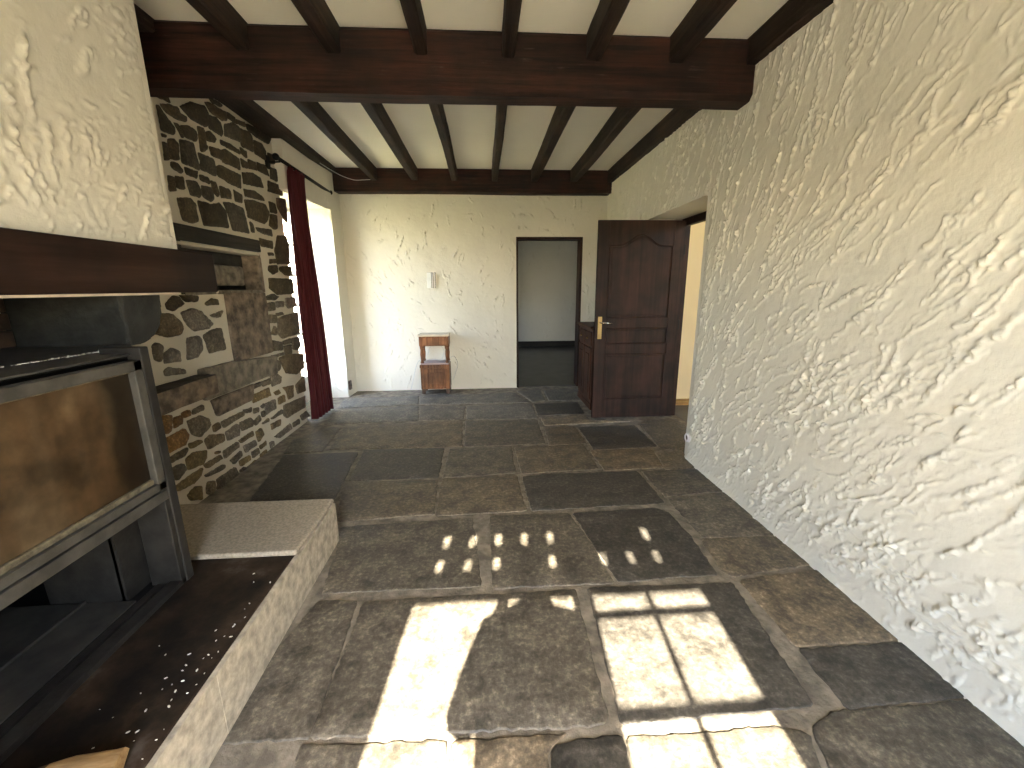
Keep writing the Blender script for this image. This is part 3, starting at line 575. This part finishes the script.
beam('wall_plate', 'dark timber plate along the top of the plaster right wall', 'beam', None, 1.605, XR+.03, -.9, YF, 2.695, ZC+.01, mat=M['beam_y'], bev=.006, wob=.002)
beam('wall_plate', 'dark timber plate along the top of the stone left wall', 'beam', None, XL-.03, -1.765, 2.19, YF, 2.772, ZC+.01, mat=M['beam_y'], bev=.006, wob=.002)

# ================================================================ FIREPLACE
# mantel beam
b = bmesh.new(); box(b, XL, -1.40, YB+.02, 2.365, 1.387, 1.582, .008)
mt = tag(obj('mantel_beam', b, M['mantel']), 'long dark brown mantel beam under the white chimney hood', 'mantel')
obj('trim_strip', nbox(-1.42, -1.397, YB+.03, 2.06, 1.379, 1.388, .001), M['marble'], mt)
# corbel
prof = [(1.82, 1.176), (1.82, 1.386), (2.04, 1.386), (2.04, 1.365)]
for k in range(1, 9):
    a = k/8*PI/2; prof.append((2.04-.16*(1-math.cos(a)), 1.365-.19*math.sin(a)))
b = bmesh.new(); prism(b, prof, 0, XL+.02, -1.465, .010)
bmesh.ops.subdivide_edges(b, edges=[e for e in b.edges if e.calc_length() > .1], cuts=6, use_grid_fill=True)
r = random.Random(2)
for v in b.verts: v.co += Vector((r.uniform(-.003, .003), r.uniform(-.003, .003), r.uniform(-.002, .0)))
tag(obj('stone_corbel', b, M['corbel']), 'dark sooty stone corbel holding up the mantel beam', 'corbel')
b = bmesh.new(); r = random.Random(12)
for row, (z0, z1) in enumerate(((1.180, 1.244), (1.249, 1.313), (1.318, 1.384))):
    y = -.2-.11*row
    while y < 1.80:
        box(b, XL+.006, XL+.055+r.uniform(-.006, .006), max(y, -.2), min(y+.222, 1.812), z0, z1, .006, mi=r.choice([0, 0, 1])); y += .23
obj('brick_lining', b, [plain('sooty brown brick', (.060, .034, .018), .85, 0, .5, 9, .004, 40), plain('dark sooty brick', (.026, .020, .014), .85, 0, .5, 9, .004, 40)], hood)
# hearth
h = tag(empty('fireplace_hearth', (-1.4, .8, 0)), 'raised stone hearth with sooty top and granite slab at its far end', 'hearth')
b = bmesh.new(); box(b, XL+.02, -.872, YB+.01, 2.17, 0, .238, .003); part('hearth_floor', b, M['soot_floor'], h)
b = bmesh.new(); ys = [YB+.01, -.1, .42, .86, 1.12, 1.34, 1.58, 1.75, 2.185]
for y0, y1 in zip(ys, ys[1:]): box(b, -.875, -.853+random.uniform(-.0012, .0012), y0, y1, 0, .233)
part('curb', b, plain('worn curb stone', (.40, .345, .262), .7, 0, .3, 22, .002, 60), h)
b = bmesh.new(); box(b, XL+.03, -.858, 1.705, 2.19, .236, .262, .011, 3); part('slab', b, M['hearth_light'], h)
o = h.children[0]; o['label'] = 'soot black hearth surface'
# stove insert
XI = -1.231; Y0, Y1 = .22, 1.606
st = tag(empty('fireplace_insert', (-1.5, .9, .240)), 'dark steel fireplace insert with a wide sooty glass door', 'fireplace')
b = bmesh.new(); prism(b, [(XL+.03, Y0), (XI-.035, Y0), (XI-.035, Y1), (-1.455, 1.815), (XL+.03, 1.815)], 2, 1.172, 1.178, .001)
part('top_plate', b, M['metal_edge'], st)
part('post', nbox(XI-.14, XI, 1.566, Y1, .240, 1.200, .004), M['metal'], st); part('post', nbox(XI-.14, XI, Y0, Y0+.07, .240, 1.200, .004), M['metal'], st)
b = bmesh.new(); box(b, XI-.06, XI-.003, Y0+.07, 1.566, .612, .652, .003); part('middle_rail', b, M['metal_edge'], st)
b = bmesh.new(); box(b, XI-.05, XI-.004, Y0+.07, 1.566, .240, .262, .002); box(b, XI-.10, XI-.07, Y0+.07, 1.566, .240, .252, .002); part('bottom_rail', b, M['metal'], st)
b = bmesh.new()                                         # casing: back, sides, deck between the two chambers
box(b, XL+.03, XL+.05, Y0, Y1, .240, 1.171); box(b, XL+.05, XI-.14, Y0, Y0+.02, .240, 1.171); box(b, XL+.05, XI-.14, Y1-.02, Y1, .240, 1.171)
box(b, XL+.05, XI-.06, Y0+.02, Y1-.02, .62, .64); box(b, XL+.05, XI-.045, Y0+.075, 1.564, 1.158, 1.164); box(b, XI-.05, XI-.045, Y0+.075, 1.564, 1.145, 1.17); box(b, XL+.05, XI-.10, Y0+.02, Y1-.02, .239, .246)
part('casing', b, M['black'], st)
b = bmesh.new(); box(b, XI-.42, XI-.15, 1.455, 1.47, .246, .62); box(b, XI-.16, XI-.14, 1.455, 1.566, .246, .62)
part('side_panel', b, M['metal'], st); part('post_foot', nbox(XI-.12, XI-.004, 1.542, 1.566, .240, .612, .003), M['metal'], st)
b = bmesh.new(); box(b, XL+.06, XI-.11, Y0+.03, 1.45, .2465, .252); box(b, XI-.30, XI-.285, Y0+.03, 1.45, .252, .262, .002)
part('ash_tray', b, plain('dusty steel tray', (.034, .030, .024), .8, 0, .45, 7), st)
b = bmesh.new(); box(b, XL+.06, XL+.10, Y0+.03, Y1-.03, .645, 1.155)
for k in range(5): box(b, XL+.10, XL+.115, Y0+.05+k*.26, Y0+.29+k*.26, .65, 1.15, .006)
box(b, XL+.1, XI-.15, Y1-.06, Y1-.025, .645, 1.155); box(b, XL+.1, XI-.15, Y0+.025, Y0+.06, .645, 1.155); box(b, XL+.1, XI-.07, Y0+.06, Y1-.06, .641, .66)
part('fire_bricks', b, M['firebrick'], st)
DY0, DY1, DZ0, DZ1 = Y0+.085, 1.559, .662, 1.157
b = bmesh.new(); fw = .036
box(b, XI-.035, XI+.002, DY0, DY1, DZ1-fw, DZ1, .003); box(b, XI-.035, XI+.002, DY0, DY1, DZ0, DZ0+.030, .003)
box(b, XI-.035, XI+.002, DY0, DY0+fw, DZ0, DZ1, .003); box(b, XI-.035, XI+.002, DY1-fw, DY1, DZ0, DZ1, .003)
dr_ = part('door', b, M['metal_edge'], st)
b = bmesh.new(); z0, z1, y0, y1 = DZ0+.028, DZ1-fw+.002, DY0+fw-.002, DY1-fw+.002
box(b, XI-.03, XI-.012, y0, y1, z0, z0+.022, .005); box(b, XI-.03, XI-.014, y0, y1, z1-.008, z1, .003)
b.transform(Matrix.Translation(-Vector(st.location))); gs = obj('gasket', b, plain('ashy door gasket', (.13, .105, .066), .8, 0, .4, 40), dr_); 
b = nbox(XI-.028, XI-.022, y0, y1, z0+.02, z1); b.transform(Matrix.Translation(-Vector(st.location))); pn = obj('glass_pane', b, M['soot_shade_glass'], dr_); pn['label'] = 'brown sooty glass pane with shade painted at one end'
# debris
def crumbs(name, label, n, sampler, z, r0, r1, seed):
    r = random.Random(seed); b = bmesh.new()
    for i in range(n):
        x, y = sampler(r); s = r.uniform(r0, r1)
        b2 = bmesh.new(); bmesh.ops.create_icosphere(b2, subdivisions=1, radius=s)
        join(b, b2, Matrix.Translation((x, y, z+s*.3)) @ Matrix.Rotation(r.random()*6, 4, 'Z') @ Matrix.Diagonal((1.6, .8, .4, 1)))
    return tag(obj(name, b, M['white_flake']), label, 'debris', kind='stuff')
def samp1(r):
    y = r.choice([r.uniform(.85, 1.65), r.gauss(1.25, .15), r.gauss(1.0, .08)]); return min(-.89, r.gauss(-.94, .06)) , min(1.68, max(.75, y))
crumbs('plaster_crumbs', 'white plaster crumbs scattered on the sooty hearth edge', 46, samp1, .2385, .0012, .0042, 4)
def samp2(r):
    y = r.uniform(1.35, 1.74) if r.random() < .85 else r.uniform(1.0, 1.4); return -1.42+.03*(y-1.4)+r.gauss(0, .006), y
crumbs('plaster_crumbs', 'line of white dust on top of the steel insert', 160, samp2, 1.180, .001, .004, 6)
# firewood
b = bmesh.new(); L = .31; n = 16; r = random.Random(8)
sec = [(.062*math.cos(a), .058*math.sin(a)) for a in [PI*k/10 for k in range(11)]] + [(-.03, -.012), (.02, -.016)]
rings = []
for i in range(n+1):
    t = i/n; k = 1.0 if t < .55 else 1-.75*(t-.55)/.45
    ring = []
    for u, v in sec:
        vv = v if v < 0 else v*(.35+.65*k) if u > -.02 else v
        ring.append(b.verts.new((t*L, u*(1+.08*math.sin(t*9+u*30))+r.uniform(-.0015, .0015), vv+.016+r.uniform(-.0015, .0015))))
    rings.append(ring)
m = len(sec)
for i in range(n):
    for k in range(m):
        f = b.faces.new((rings[i][k], rings[i][(k+1) % m], rings[i+1][(k+1) % m], rings[i+1][k]))
        f.material_index = 1 if (i/n > .54 and k < 9) or k >= 10 else 0; f.smooth = True
for rg in (rings[0][::-1], rings[-1]): b.faces.new(rg).material_index = 1
bmesh.ops.recalc_face_normals(b, faces=b.faces[:])
lg = tag(obj('firewood_log', b, [M['bark'], M['log_wood']]), 'split firewood log with pale cut end lying on the sooty hearth', 'firewood')
lg.location = (-1.208, .748, .242); lg.rotation_euler = (0, 0, math.radians(17))

# dressed stones let into the wall
def block(name, label, mat, y0, y1, z0, z1, out, poly=None, bev=.012, top=False):
    b = bmesh.new()
    if poly: prism(b, poly, 0, XL-.003, XL+out, bev)
    else: box(b, XL-.003, XL+out, y0, y1, z0, z1, bev)
    if top:
        b.normal_update()
        for f in b.faces:
            if f.normal.z > .6: f.material_index = 1
    es = [e for e in b.edges if e.calc_length() > .06]
    bmesh.ops.subdivide_edges(b, edges=es, cuts=5, use_grid_fill=True)
    r = random.Random(label)
    for v in b.verts: v.co += Vector((r.uniform(-.003, .003), r.uniform(-.003, .003), r.uniform(-.003, .003)))
    return tag(obj(name, b, [mat, M['corbel']], None), label, 'stone')
block('stone_slab', 'tall upright brown stone slab set in the wall under the niche', M['ledge'], 3.335, 3.93, .84, 1.372, .022)
block('stone_ledge', 'long grey stone ledge set in the wall below the upright slab', M['ledge_grey'], 2.9, 3.97, .63, .83, .04, [(2.91, .655), (3.93, .645), (3.955, .80), (3.30, .865), (2.91, .875)])
block('stone_ledge', 'brown stone block jutting from the wall with a dark worn top', M['ledge'], 2.33, 2.89, .712, .845, .14, top=True)
block('stone_ledge', 'lower grey stone set in the wall beneath the long ledge', M['ledge'], 3.0, 3.54, .50, .62, .03, [(3.02, .505), (3.48, .505), (3.53, .63), (2.98, .64)])
b = bmesh.new(); box(b, XL-.15, XL+.03, 2.90, 3.93, 1.712, 1.812, .008)
tag(obj('niche_lintel', b, M['old_lintel']), 'blackened wooden lintel over the stone wall niche', 'lintel')

# ================================================================ CURTAIN AND ROD
rod = tag(empty('curtain_rod', (-1.83, 4.9, 2.545)), 'black iron curtain rod above the left window', 'curtain rod')
b = bmesh.new(); tube(b, [(0, -.66, .01), (0, .68, -.01)], .017, 12); obj('pole', b, M['black'], rod, True)
for s in (-1, 1):
    b = bmesh.new(); sphere(b, (0, s*.675-(-.0), -.01*s), .030); sphere(b, (0, s*.70, -.01*s), .010); obj('finial', b, M['black'], rod, True)
for y in (-.60, .62):
    b = bmesh.new(); tube(b, [(0, y, -.012), (-.05, y, -.014), (-.13 if y < 0 else -.02, y, -.014)], .007, 8); box(b, -.125 if y < 0 else -.01, -.10 if y < 0 else .0, y-.03, y+.03, -.07, .04, .003); obj('bracket', b, M['black'], rod)
for k in range(7):
    b = bmesh.new(); y = -.40+k*.045
    tube(b, [(.016*math.cos(a), y, .016*math.sin(a)-.006) for a in [2*PI*j/12 for j in range(13)]], .003, 6); obj('ring', b, M['black'], rod, True)
b = bmesh.new(); NU, NV = 120, 70; grid = []
for j in range(NV+1):
    v = j/NV; z = 2.52-v*2.47; row = []
    yA = 4.41-.05*v+.02*math.sin(v*3); yB = 4.80+.10*v
    for i in range(NU+1):
        u = i/NU; ph = u*2*PI*6.0
        amp = .026+.018*v
        yy = yA+(yB-yA)*u+.012*math.sin(ph*2+v*2); xx = -1.83+amp*math.sin(ph+.5*math.sin(v*4+u*3))+.008*math.sin(ph*.5+v*5)+.012*math.exp(-v*30)
        row.append(b.verts.new((xx, yy, z+(.012*math.sin(ph) if j == 0 else 0)+(-.02*u if j == NV else 0))))
    grid.append(row)
for j in range(NV):
    for i in range(NU): b.faces.new((grid[j][i], grid[j][i+1], grid[j+1][i+1], grid[j+1][i]))
cu = tag(obj('curtain', b, M['velvet'], None, True), 'dark red velvet curtain hanging gathered beside the left window', 'curtain')
md = cu.modifiers.new('thickness', 'SOLIDIFY'); md.thickness = .005

# ================================================================ SIDE DOOR (open)
d = tag(empty('door_1', (2.03, 4.30, .012)), 'dark brown panelled door standing open into the room', 'door', kind='structure')
DW, DH, DT = .885, 2.03, .040
def arch_panel(x0, x1, z0, z1, rise, n=16):
    top = []
    for k in range(n+1):
        t = k/n; x = x1+(x0-x1)*t; s = abs(2*t-1)
        top.append((x, z1-rise*(1-math.cos((1-min(1, max(0, (1-s)*1.25-.1)))*PI))/2))
    return [(x0, z0), (x1, z0)] + top
b = bmesh.new()                                         # x runs from hinge (0) to lock edge (-DW)
box(b, -DW, 0, -.014, .014, 0, DH, .001)
box(b, -DW, -DW+.115, -DT/2, DT/2, 0, DH, .004); box(b, -.115, 0, -DT/2, DT/2, 0, DH, .004)
box(b, -DW+.115, -.115, -DT/2, DT/2, 0, .20, .003); box(b, -DW+.115, -.115, -DT/2, DT/2, .70, .80, .003); box(b, -DW+.115, -.115, -DT/2, DT/2, .97, 1.07, .003)
n = 24; xa, xb = -DW+.115, -.115                        # top rail with its curved lower edge
low = [(xa+(xb-xa)*k/n, 1.79+.11*(0.5-0.5*math.cos(2*PI*min(1, max(0, (k/n-.14)/.72))))) for k in range(n+1)]
prism(b, [(xa, DH), (xb, DH)] + low[::-1], 1, -DT/2, DT/2)
lf = obj('leaf', b, M['door'], d)
for z0, z1, arch in ((.225, .675, 0), (.825, .945, 0), (1.095, 1.765, 1)):
    b = bmesh.new(); x0, x1 = xa+.03, xb-.03
    if arch:
        up = [(x0+(x1-x0)*k/n, z1+.105*(0.5-0.5*math.cos(2*PI*min(1, max(0, (k/n-.13)/.74))))) for k in range(n+1)]
        prism(b, [(x1, z0), (x0, z0)] + up, 1, -.018, .018, .006)
        edge = [(xa+.006, z0-.02)] + [(x, z+.022) for x, z in up] + [(xb-.006, z0-.02)]
        edge[1] = (xa+.006, edge[1][1]); edge[-2] = (xb-.006, edge[-2][1])
    else:
        box(b, x0, x1, -.018, .018, z0, z1, .006); edge = [(xa+.006, z0-.02), (xa+.006, z1+.02), (xb-.006, z1+.02), (xb-.006, z0-.02)]
    obj('panel', b, M['door'], lf)
    b = bmesh.new(); pts = edge + [edge[0]]
    for s in (-1, 1):
        for p, q in zip(pts, pts[1:]): tube(b, [(p[0], s*.0185, p[1]), (q[0], s*.0185, q[1])], .007, 6)
    obj('moulding', b, M['door'], lf)
hb = bmesh.new()
box(hb, -DW+.028, -DW+.070, -DT/2-.004, -DT/2, .86, 1.09, .0015)
hd = obj('handle_plate', hb, M['brass'], d)
hb = bmesh.new(); tube(hb, [(-DW+.05, -.02, 1.03), (-DW+.05, -.058, 1.03), (-DW+.075, -.066, 1.03), (-DW+.165, -.064, 1.022)], [.008, .008, .008, .006], 10)
obj('handle', hb, M['chrome'], hd, True)
for z in (.25, 1.0, 1.75):
    b = bmesh.new(); tube(b, [(.006, -.012, z-.05), (.006, -.012, z+.05)], .007, 10); obj('hinge', b, M['black'], d)
d.rotation_euler = (0, 0, 0)
# its frame on the outer face of the opening
fr = tag(empty('trim_2', (2.06, 3.85, 0)), 'dark wooden frame of the side doorway', kind='structure')
part('post', nbox(2.036, 2.098, 4.325, 4.398, 0, 2.068, .004), M['door'], fr); part('post', nbox(2.036, 2.098, 3.248, 3.30, 0, 2.068, .004), M['door'], fr); part('head', nbox(2.036, 2.098, 3.248, 4.398, 1.998, 2.068, .004), M['door'], fr)

# ================================================================ SIDEBOARD behind the door
cb = tag(empty('sideboard', (1.43, 4.93, 0)), 'carved brown sideboard half hidden behind the open door', 'sideboard')
X0, X1, YA, YBc = 1.215, 1.615, 4.62, 5.26
part('body', nbox(X0, X1, YA, YBc, .06, .93, .004), M['cabinet'], cb)
part('plinth', nbox(X0-.008, X1, YA-.008, YBc+.008, 0, .07, .004), M['cabinet'], cb)
b = bmesh.new(); box(b, X0-.035, X1, YA-.03, YBc+.03, .945, .972, .008); box(b, X0-.018, X1, YA-.015, YBc+.015, .925, .947, .006); part('top', b, M['cabinet'], cb)
for y0, y1 in ((YA+.03, 4.93), (4.95, YBc-.03)):
    b = nbox(X0-.014, X0+.002, y0, y1, .12, .72, .003); dd = part('door', b, M['cabinet'], cb)
    b = nbox(X0-.022, X0-.01, y0+.06, y1-.06, .19, .65, .006); b.transform(Matrix.Translation(-Vector(cb.location))); obj('panel', b, M['cabinet'], dd)
    b = nbox(X0-.014, X0+.002, y0, y1, .75, .90, .003); dw = part('drawer', b, M['cabinet'], cb)
    b = bmesh.new(); sphere(b, (X0-.024, (y0+y1)/2, .825), .012); b.transform(Matrix.Translation(-Vector(cb.location))); obj('knob', b, M['brass'], dw, True)

# ================================================================ BEDSIDE TABLE
t = tag(empty('bedside_table', (-.675, 5.66, 0)), 'small wooden bedside table with pale top against the far wall', 'table')
tx0, tx1, ty0, ty1 = -.865, -.480, 5.54, 5.80
part('top', nbox(tx0-.012, tx1+.012, ty0-.012, ty1, .780, .806, .005), M['marble'], t)
b = bmesh.new(); box(b, tx0, tx1, ty0, ty1, .655, .780, .004); ap = part('drawer_box', b, M['table_wood'], t)
b = nbox(tx0+.02, tx1-.02, ty0-.008, ty0+.004, .672, .765, .004); b.transform(Matrix.Translation(-Vector(t.location))); dw = obj('drawer', b, M['table_wood'], ap)
for x in (tx0+.028, tx1-.028):
    for y in (ty0+.028, ty1-.03):
        b = bmesh.new()
        lathe(b, [(.024, .425), (.024, .44), (.017, .455), (.02, .50), (.023, .54), (.017, .60), (.023, .625), (.026, .656)], 14, Matrix.Translation((x, y, 0)))
        part('post', b, M['table_wood'], t, True)
part('shelf', nbox(tx0+.008, tx1-.008, ty0+.004, ty1, .405, .425, .003), M['shelf_pink'], t)
b = bmesh.new(); box(b, tx0, tx1, ty0, ty1, .07, .405, .004); cbx = part('cupboard', b, M['table_wood'], t)
b = nbox(tx0+.035, tx1-.035, ty0-.008, ty0+.004, .10, .345, .005); b.transform(Matrix.Translation(-Vector(t.location))); dd = obj('door', b, M['table_wood'], cbx)
b = nbox(tx0+.08, tx1-.08, ty0-.014, ty0-.004, .145, .30, .005); b.transform(Matrix.Translation(-Vector(t.location))); obj('panel', b, M['table_wood'], cbx)
b = nbox(tx0-.006, tx1+.006, ty0-.010, ty0+.01, .365, .402, .003); b.transform(Matrix.Translation(-Vector(t.location))); obj('moulding', b, M['table_wood'], cbx)
b = bmesh.new()
for x in (tx0+.03, tx1-.03):
    for y in (ty0+.03, ty1-.03): box(b, x-.024, x+.024, y-.024, y+.024, 0, .075, .005)
ft = None
b.free()
for x in (tx0+.03, tx1-.03):
    for y in (ty0+.03, ty1-.03): part('foot', nbox(x-.024, x+.024, y-.024, y+.024, 0, .075, .006), M['table_dark'], t)
# cable on its shelf
def smooth(P, n=8):
    P = [Vector(p) for p in P]; out = []
    for i in range(len(P)-1):
        a = P[max(i-1, 0)]; b_ = P[i]; c = P[i+1]; d_ = P[min(i+2, len(P)-1)]
        for k in range(n):
            s = k/n; out.append(.5*((2*b_)+(c-a)*s+(2*a-5*b_+4*c-d_)*s*s+(3*b_-a-3*c+d_)*s**3))
    return out+[P[-1]]
b = bmesh.new(); tube(b, smooth([(-1.05, 5.79, .006), (-1.02, 5.80, .12), (-.96, 5.80, .34), (-.90, 5.80, .43), (-.82, 5.76, .432), (-.72, 5.74, .445), (-.60, 5.76, .430), (-.50, 5.79, .45), (-.43, 5.80, .47), (-.385, 5.80, .36), (-.42, 5.80, .24), (-.455, 5.795, .14)]), .005, 6)
tag(obj('power_cable', b, M['cable_w'], None, True), 'thin pale cable looping through the bedside table', 'cable')
b = bmesh.new(); tube(b, smooth([(-.79, 5.795, .50), (-.76, 5.80, .60), (-.68, 5.80, .645), (-.60, 5.80, .61), (-.57, 5.795, .54), (-.60, 5.79, .43)]), .004, 6)
tag(obj('power_cable', b, M['cable_w'], None, True), 'arched pale cable on the wall behind the open bedside table', 'cable')
# pale box on the wall above
bx = tag(empty('wall_box', (-.69, 5.80, 1.50)), 'small pale box fixed high on the far wall above the bedside table', 'box')
b = bmesh.new(); box(b, -.06, .0, -.002, .03, -.10, .105, .004); obj('cover', b, M['plastic_white'], bx)
b = bmesh.new()
for k in range(2): box(b, .004+k*.030, .020+k*.030, .0, .03, -.10, .105, .004)
obj('vent_strip', b, M['plastic_grey'], bx)
# sockets
s1 = tag(empty('wall_socket', (1.637, 3.13, .195)), 'small round socket low on the right wall near the door', 'socket')
b = bmesh.new(); lathe(b, [(.036, -.012), (.036, .004), (.030, .008), (.024, .008), (.021, .0)], 20, Matrix.Rotation(-PI/2, 4, 'Y')); obj('cover', b, M['plastic_grey'], s1)
b = bmesh.new(); lathe(b, [(.020, -.006), (.020, .001), (.012, .0015)], 16, Matrix.Rotation(-PI/2, 4, 'Y')); obj('insert', b, M['plastic_brown'], s1)
s2 = tag(empty('wall_socket', (-1.80, 5.545, .15)), 'brown socket low on the left wall beside the window reveal', 'socket')
b = bmesh.new(); box(b, -.012, .014, -.036, .036, -.06, .06, .006); obj('cover', b, M['plastic_brown'], s2)
b = bmesh.new(); lathe(b, [(.022, .008), (.022, .017), (.014, .0165)], 16, Matrix.Rotation(PI/2, 4, 'Y')); obj('insert', b, M['black'], s2)
# loose wire under the far beam
b = bmesh.new(); tube(b, smooth([(-1.775, 5.17, 2.755), (-1.73, 5.38, 2.738), (-1.66, 5.55, 2.715), (-1.55, 5.645, 2.695), (-1.45, 5.662, 2.70), (-1.36, 5.664, 2.706)]), .0035, 6)
tag(obj('loose_wire', b, M['cable_w'], None, True), 'loose thin white wire hanging across the left end of the far beam', 'cable')

# ================================================================ THE PERSON TAKING THE PICTURE (stands behind the lens, seen by the shadow)
def person():
    root = tag(empty('person', (.025, -.34, 0)), 'person standing in the open garden window, whose shadow falls on the floor', 'person')
    V, E, R = [], [], []
    def add(p, r, parent=None):
        V.append(p); R.append(r)
        if parent is not None: E.append((parent, len(V)-1))
        return len(V)-1
    pel = add((0, 0, .93), (.20, .125))
    wa = add((.0, 0, 1.10), (.245, .12), pel); ch = add((0, .01, 1.28), (.22, .125), wa); up = add((0, .0, 1.395), (.15, .09), ch)
    nk = add((0, .005, 1.49), (.058, .06), up); jaw = add((0, .03, 1.555), (.062, .075), nk); hd_ = add((0, .02, 1.63), (.075, .095), jaw); add((0, .01, 1.70), (.062, .08), hd_)
    for s in (-1, 1):
        hp = add((s*.095, 0, .86), (.085, .085), pel); kn = add((s*.11, .015, .48), (.058, .058), hp); an = add((s*.12, -.01, .09), (.038, .042), kn); fo = add((s*.125, .05, .045), (.040, .032), an); add((s*.135, .15, .032), (.038, .024), fo)
        sh_ = add((s*.19, .0, 1.385), (.075, .075), up); el = add((s*(.268 if s < 0 else .21), .03, 1.055), (.066, .062), sh_)
        wr = add((s*.085-.025, .255, 1.36), (.027, .025), el); pm = add((s*.070-.025, .285, 1.395), (.032, .018), wr)
        for k in range(4):
            a = add((s*(.062-.004*k)-.025, .302, 1.385+.018*k), .0088, pm); c = add((s*(.036)-.025, .322-.002*k, 1.39+.017*k), .008, a); add((s*(.016)-.025, .310, 1.393+.016*k), .0068, c)
        th = add((s*.060-.025, .275, 1.375), .0095, pm); add((s*.040-.025, .280, 1.372), .0085, th)
    me = bpy.data.meshes.new('body'); me.from_pydata(V, E, []); o = bpy.data.objects.new('body', me); link(o)
    sk = o.modifiers.new('skin', 'SKIN'); sk.use_smooth_shade = True
    for i, r in enumerate(R):
        me.skin_vertices[0].data[i].radius = r if isinstance(r, tuple) else (r, r)
    me.skin_vertices[0].data[0].use_root = True
    sb = o.modifiers.new('sub', 'SUBSURF'); sb.levels = 1; sb.render_levels = 1
    bpy.context.view_layer.update()
    dg = bpy.context.evaluated_depsgraph_get(); m2 = bpy.data.meshes.new_from_object(o.evaluated_get(dg))
    bpy.data.objects.remove(o)
    for k in ('skin', 'shirt', 'jeans', 'black'): m2.materials.append(M[k])
    for p in m2.polygons:
        c = p.center; i = 0
        if c.z < .07: i = 3
        elif c.z < .96: i = 2
        elif c.z < 1.46 and not (c.y > .12): i = 1
        p.material_index = i; p.use_smooth = True
    bo = bpy.data.objects.new('body', m2); link(bo, root)
    h = bmesh.new(); sphere(h, (0, -.005, 1.672), .098, (.9, 1.08, .95), 18, 14)
    bmesh.ops.delete(h, geom=[v for v in h.verts if v.co.y > .045 and v.co.z < 1.70 or v.co.z < 1.585], context='VERTS')
    obj('hair', h, M['hair'], root, True)
    for s in (-1, 1):
        f = bmesh.new(); sphere(f, (s*.030, .108, 1.632), .011, (1, .6, .7)); obj('eye', f, M['black'], root, True)
        f = bmesh.new(); sphere(f, (s*.077, .015, 1.625), .022, (.4, .8, 1.2)); obj('ear', f, M['skin'], root, True)
    f = bmesh.new(); sphere(f, (0, .118, 1.600), .014, (.9, 1.2, 1.5)); obj('nose', f, M['skin'], root, True)
    f = bmesh.new(); sphere(f, (0, .105, 1.566), .020, (1.3, .5, .35)); obj('mouth', f, plain('lips', (.42, .18, .15), .5), root, True)
    return root
pr = person()
ph = tag(empty('phone', (0, -.022, 1.40)), 'phone held up in both hands by the person in the window', 'phone')
obj('body', nbox(-.075, .075, -.004, .004, -.036, .036, .003), M['black'], ph)
b = nbox(-.070, .070, -.0052, -.0038, -.032, .032); obj('screen', b, M['black'], ph)

# ================================================================ LIGHT
sc = bpy.context.scene
EL, SLOPE = math.atan(.77), .09
sun = bpy.data.lights.new('sun', 'SUN'); sun.energy = SUN_E; sun.angle = math.radians(.53); sun.color = (1.0, .91, .74)
so = bpy.data.objects.new('sun', sun); link(so)
dirv = Vector((SLOPE, 1.0, 0)).normalized()*math.cos(EL) + Vector((0, 0, -math.sin(EL)))
so.rotation_euler = dirv.to_track_quat('-Z', 'Y').to_euler(); so.location = (-1, -6, 6)
w = bpy.data.worlds.new('sky'); sc.world = w; w.use_nodes = True; nt = w.node_tree; bg = nt.nodes['Background']
sky = nt.nodes.new('ShaderNodeTexSky'); sky.sky_type = 'NISHITA'; sky.sun_disc = False; sky.sun_elevation = EL; sky.sun_rotation = PI
mx = nt.nodes.new('ShaderNodeMix'); mx.data_type = 'RGBA'; mx.inputs[0].default_value = .72; mx.inputs[7].default_value = (.31, .305, .285, 1)
nt.links.new(sky.outputs[0], mx.inputs[6]); nt.links.new(mx.outputs[2], bg.inputs[0]); bg.inputs[1].default_value = SKY_E
def portal(name, loc, rot, sx, sy):
    l = bpy.data.lights.new(name, 'AREA'); l.shape = 'RECTANGLE'; l.size = sx; l.size_y = sy; l.cycles.is_portal = True
    o = bpy.data.objects.new(name, l); link(o); o.location = loc; o.rotation_euler = rot
portal('portal_garden_window', (.11, -.95, 1.2), (PI/2, 0, 0), 1.56, 2.5)
portal('portal_left_window', (-2.27, 5.0, 1.16), (PI/2, 0, -PI/2), 1.1, 2.4)
portal('portal_room_beyond', (-2.22, 7.95, 1.22), (PI/2, 0, -PI/2), .7, .45)
portal('portal_hall', (3.75, 1.65, 2.45), (PI/2, 0, 0), .9, .35)

# ================================================================ CAMERA
cam = bpy.data.cameras.new('camera'); cam.sensor_width = 36; cam.lens = 417.328/1024*36; cam.clip_start = .015
co = bpy.data.objects.new('camera', cam); link(co)
r = Vector((0.997775541897283, -0.06636146621007552, -0.006334334537451512)); u = Vector((0.021085580785361463, 0.22402742000078202, 0.9743547163999042)); f = Vector((0.06324054296515283, 0.9723208682786987, -0.22492835044793805))
co.matrix_world = Matrix(((r.x, u.x, -f.x, 0), (r.y, u.y, -f.y, 0), (r.z, u.z, -f.z, 1.4), (0, 0, 0, 1)))
sc.camera = co
sc.view_settings.view_transform = 'Standard'; sc.view_settings.look = 'None'; sc.view_settings.gamma = 1.0; sc.view_settings.use_curve_mapping = False
sc.view_settings.exposure = EXPO
cy = sc.cycles; cy.use_denoising = True; cy.max_bounces = 10; cy.diffuse_bounces = 7; cy.transparent_max_bounces = 12; cy.sample_clamp_indirect = 12; cy.caustics_reflective = False; cy.caustics_refractive = False
try:
    cy.denoiser = 'OPENIMAGEDENOISE'; cy.denoising_input_passes = 'RGB_ALBEDO_NORMAL'
except Exception: pass
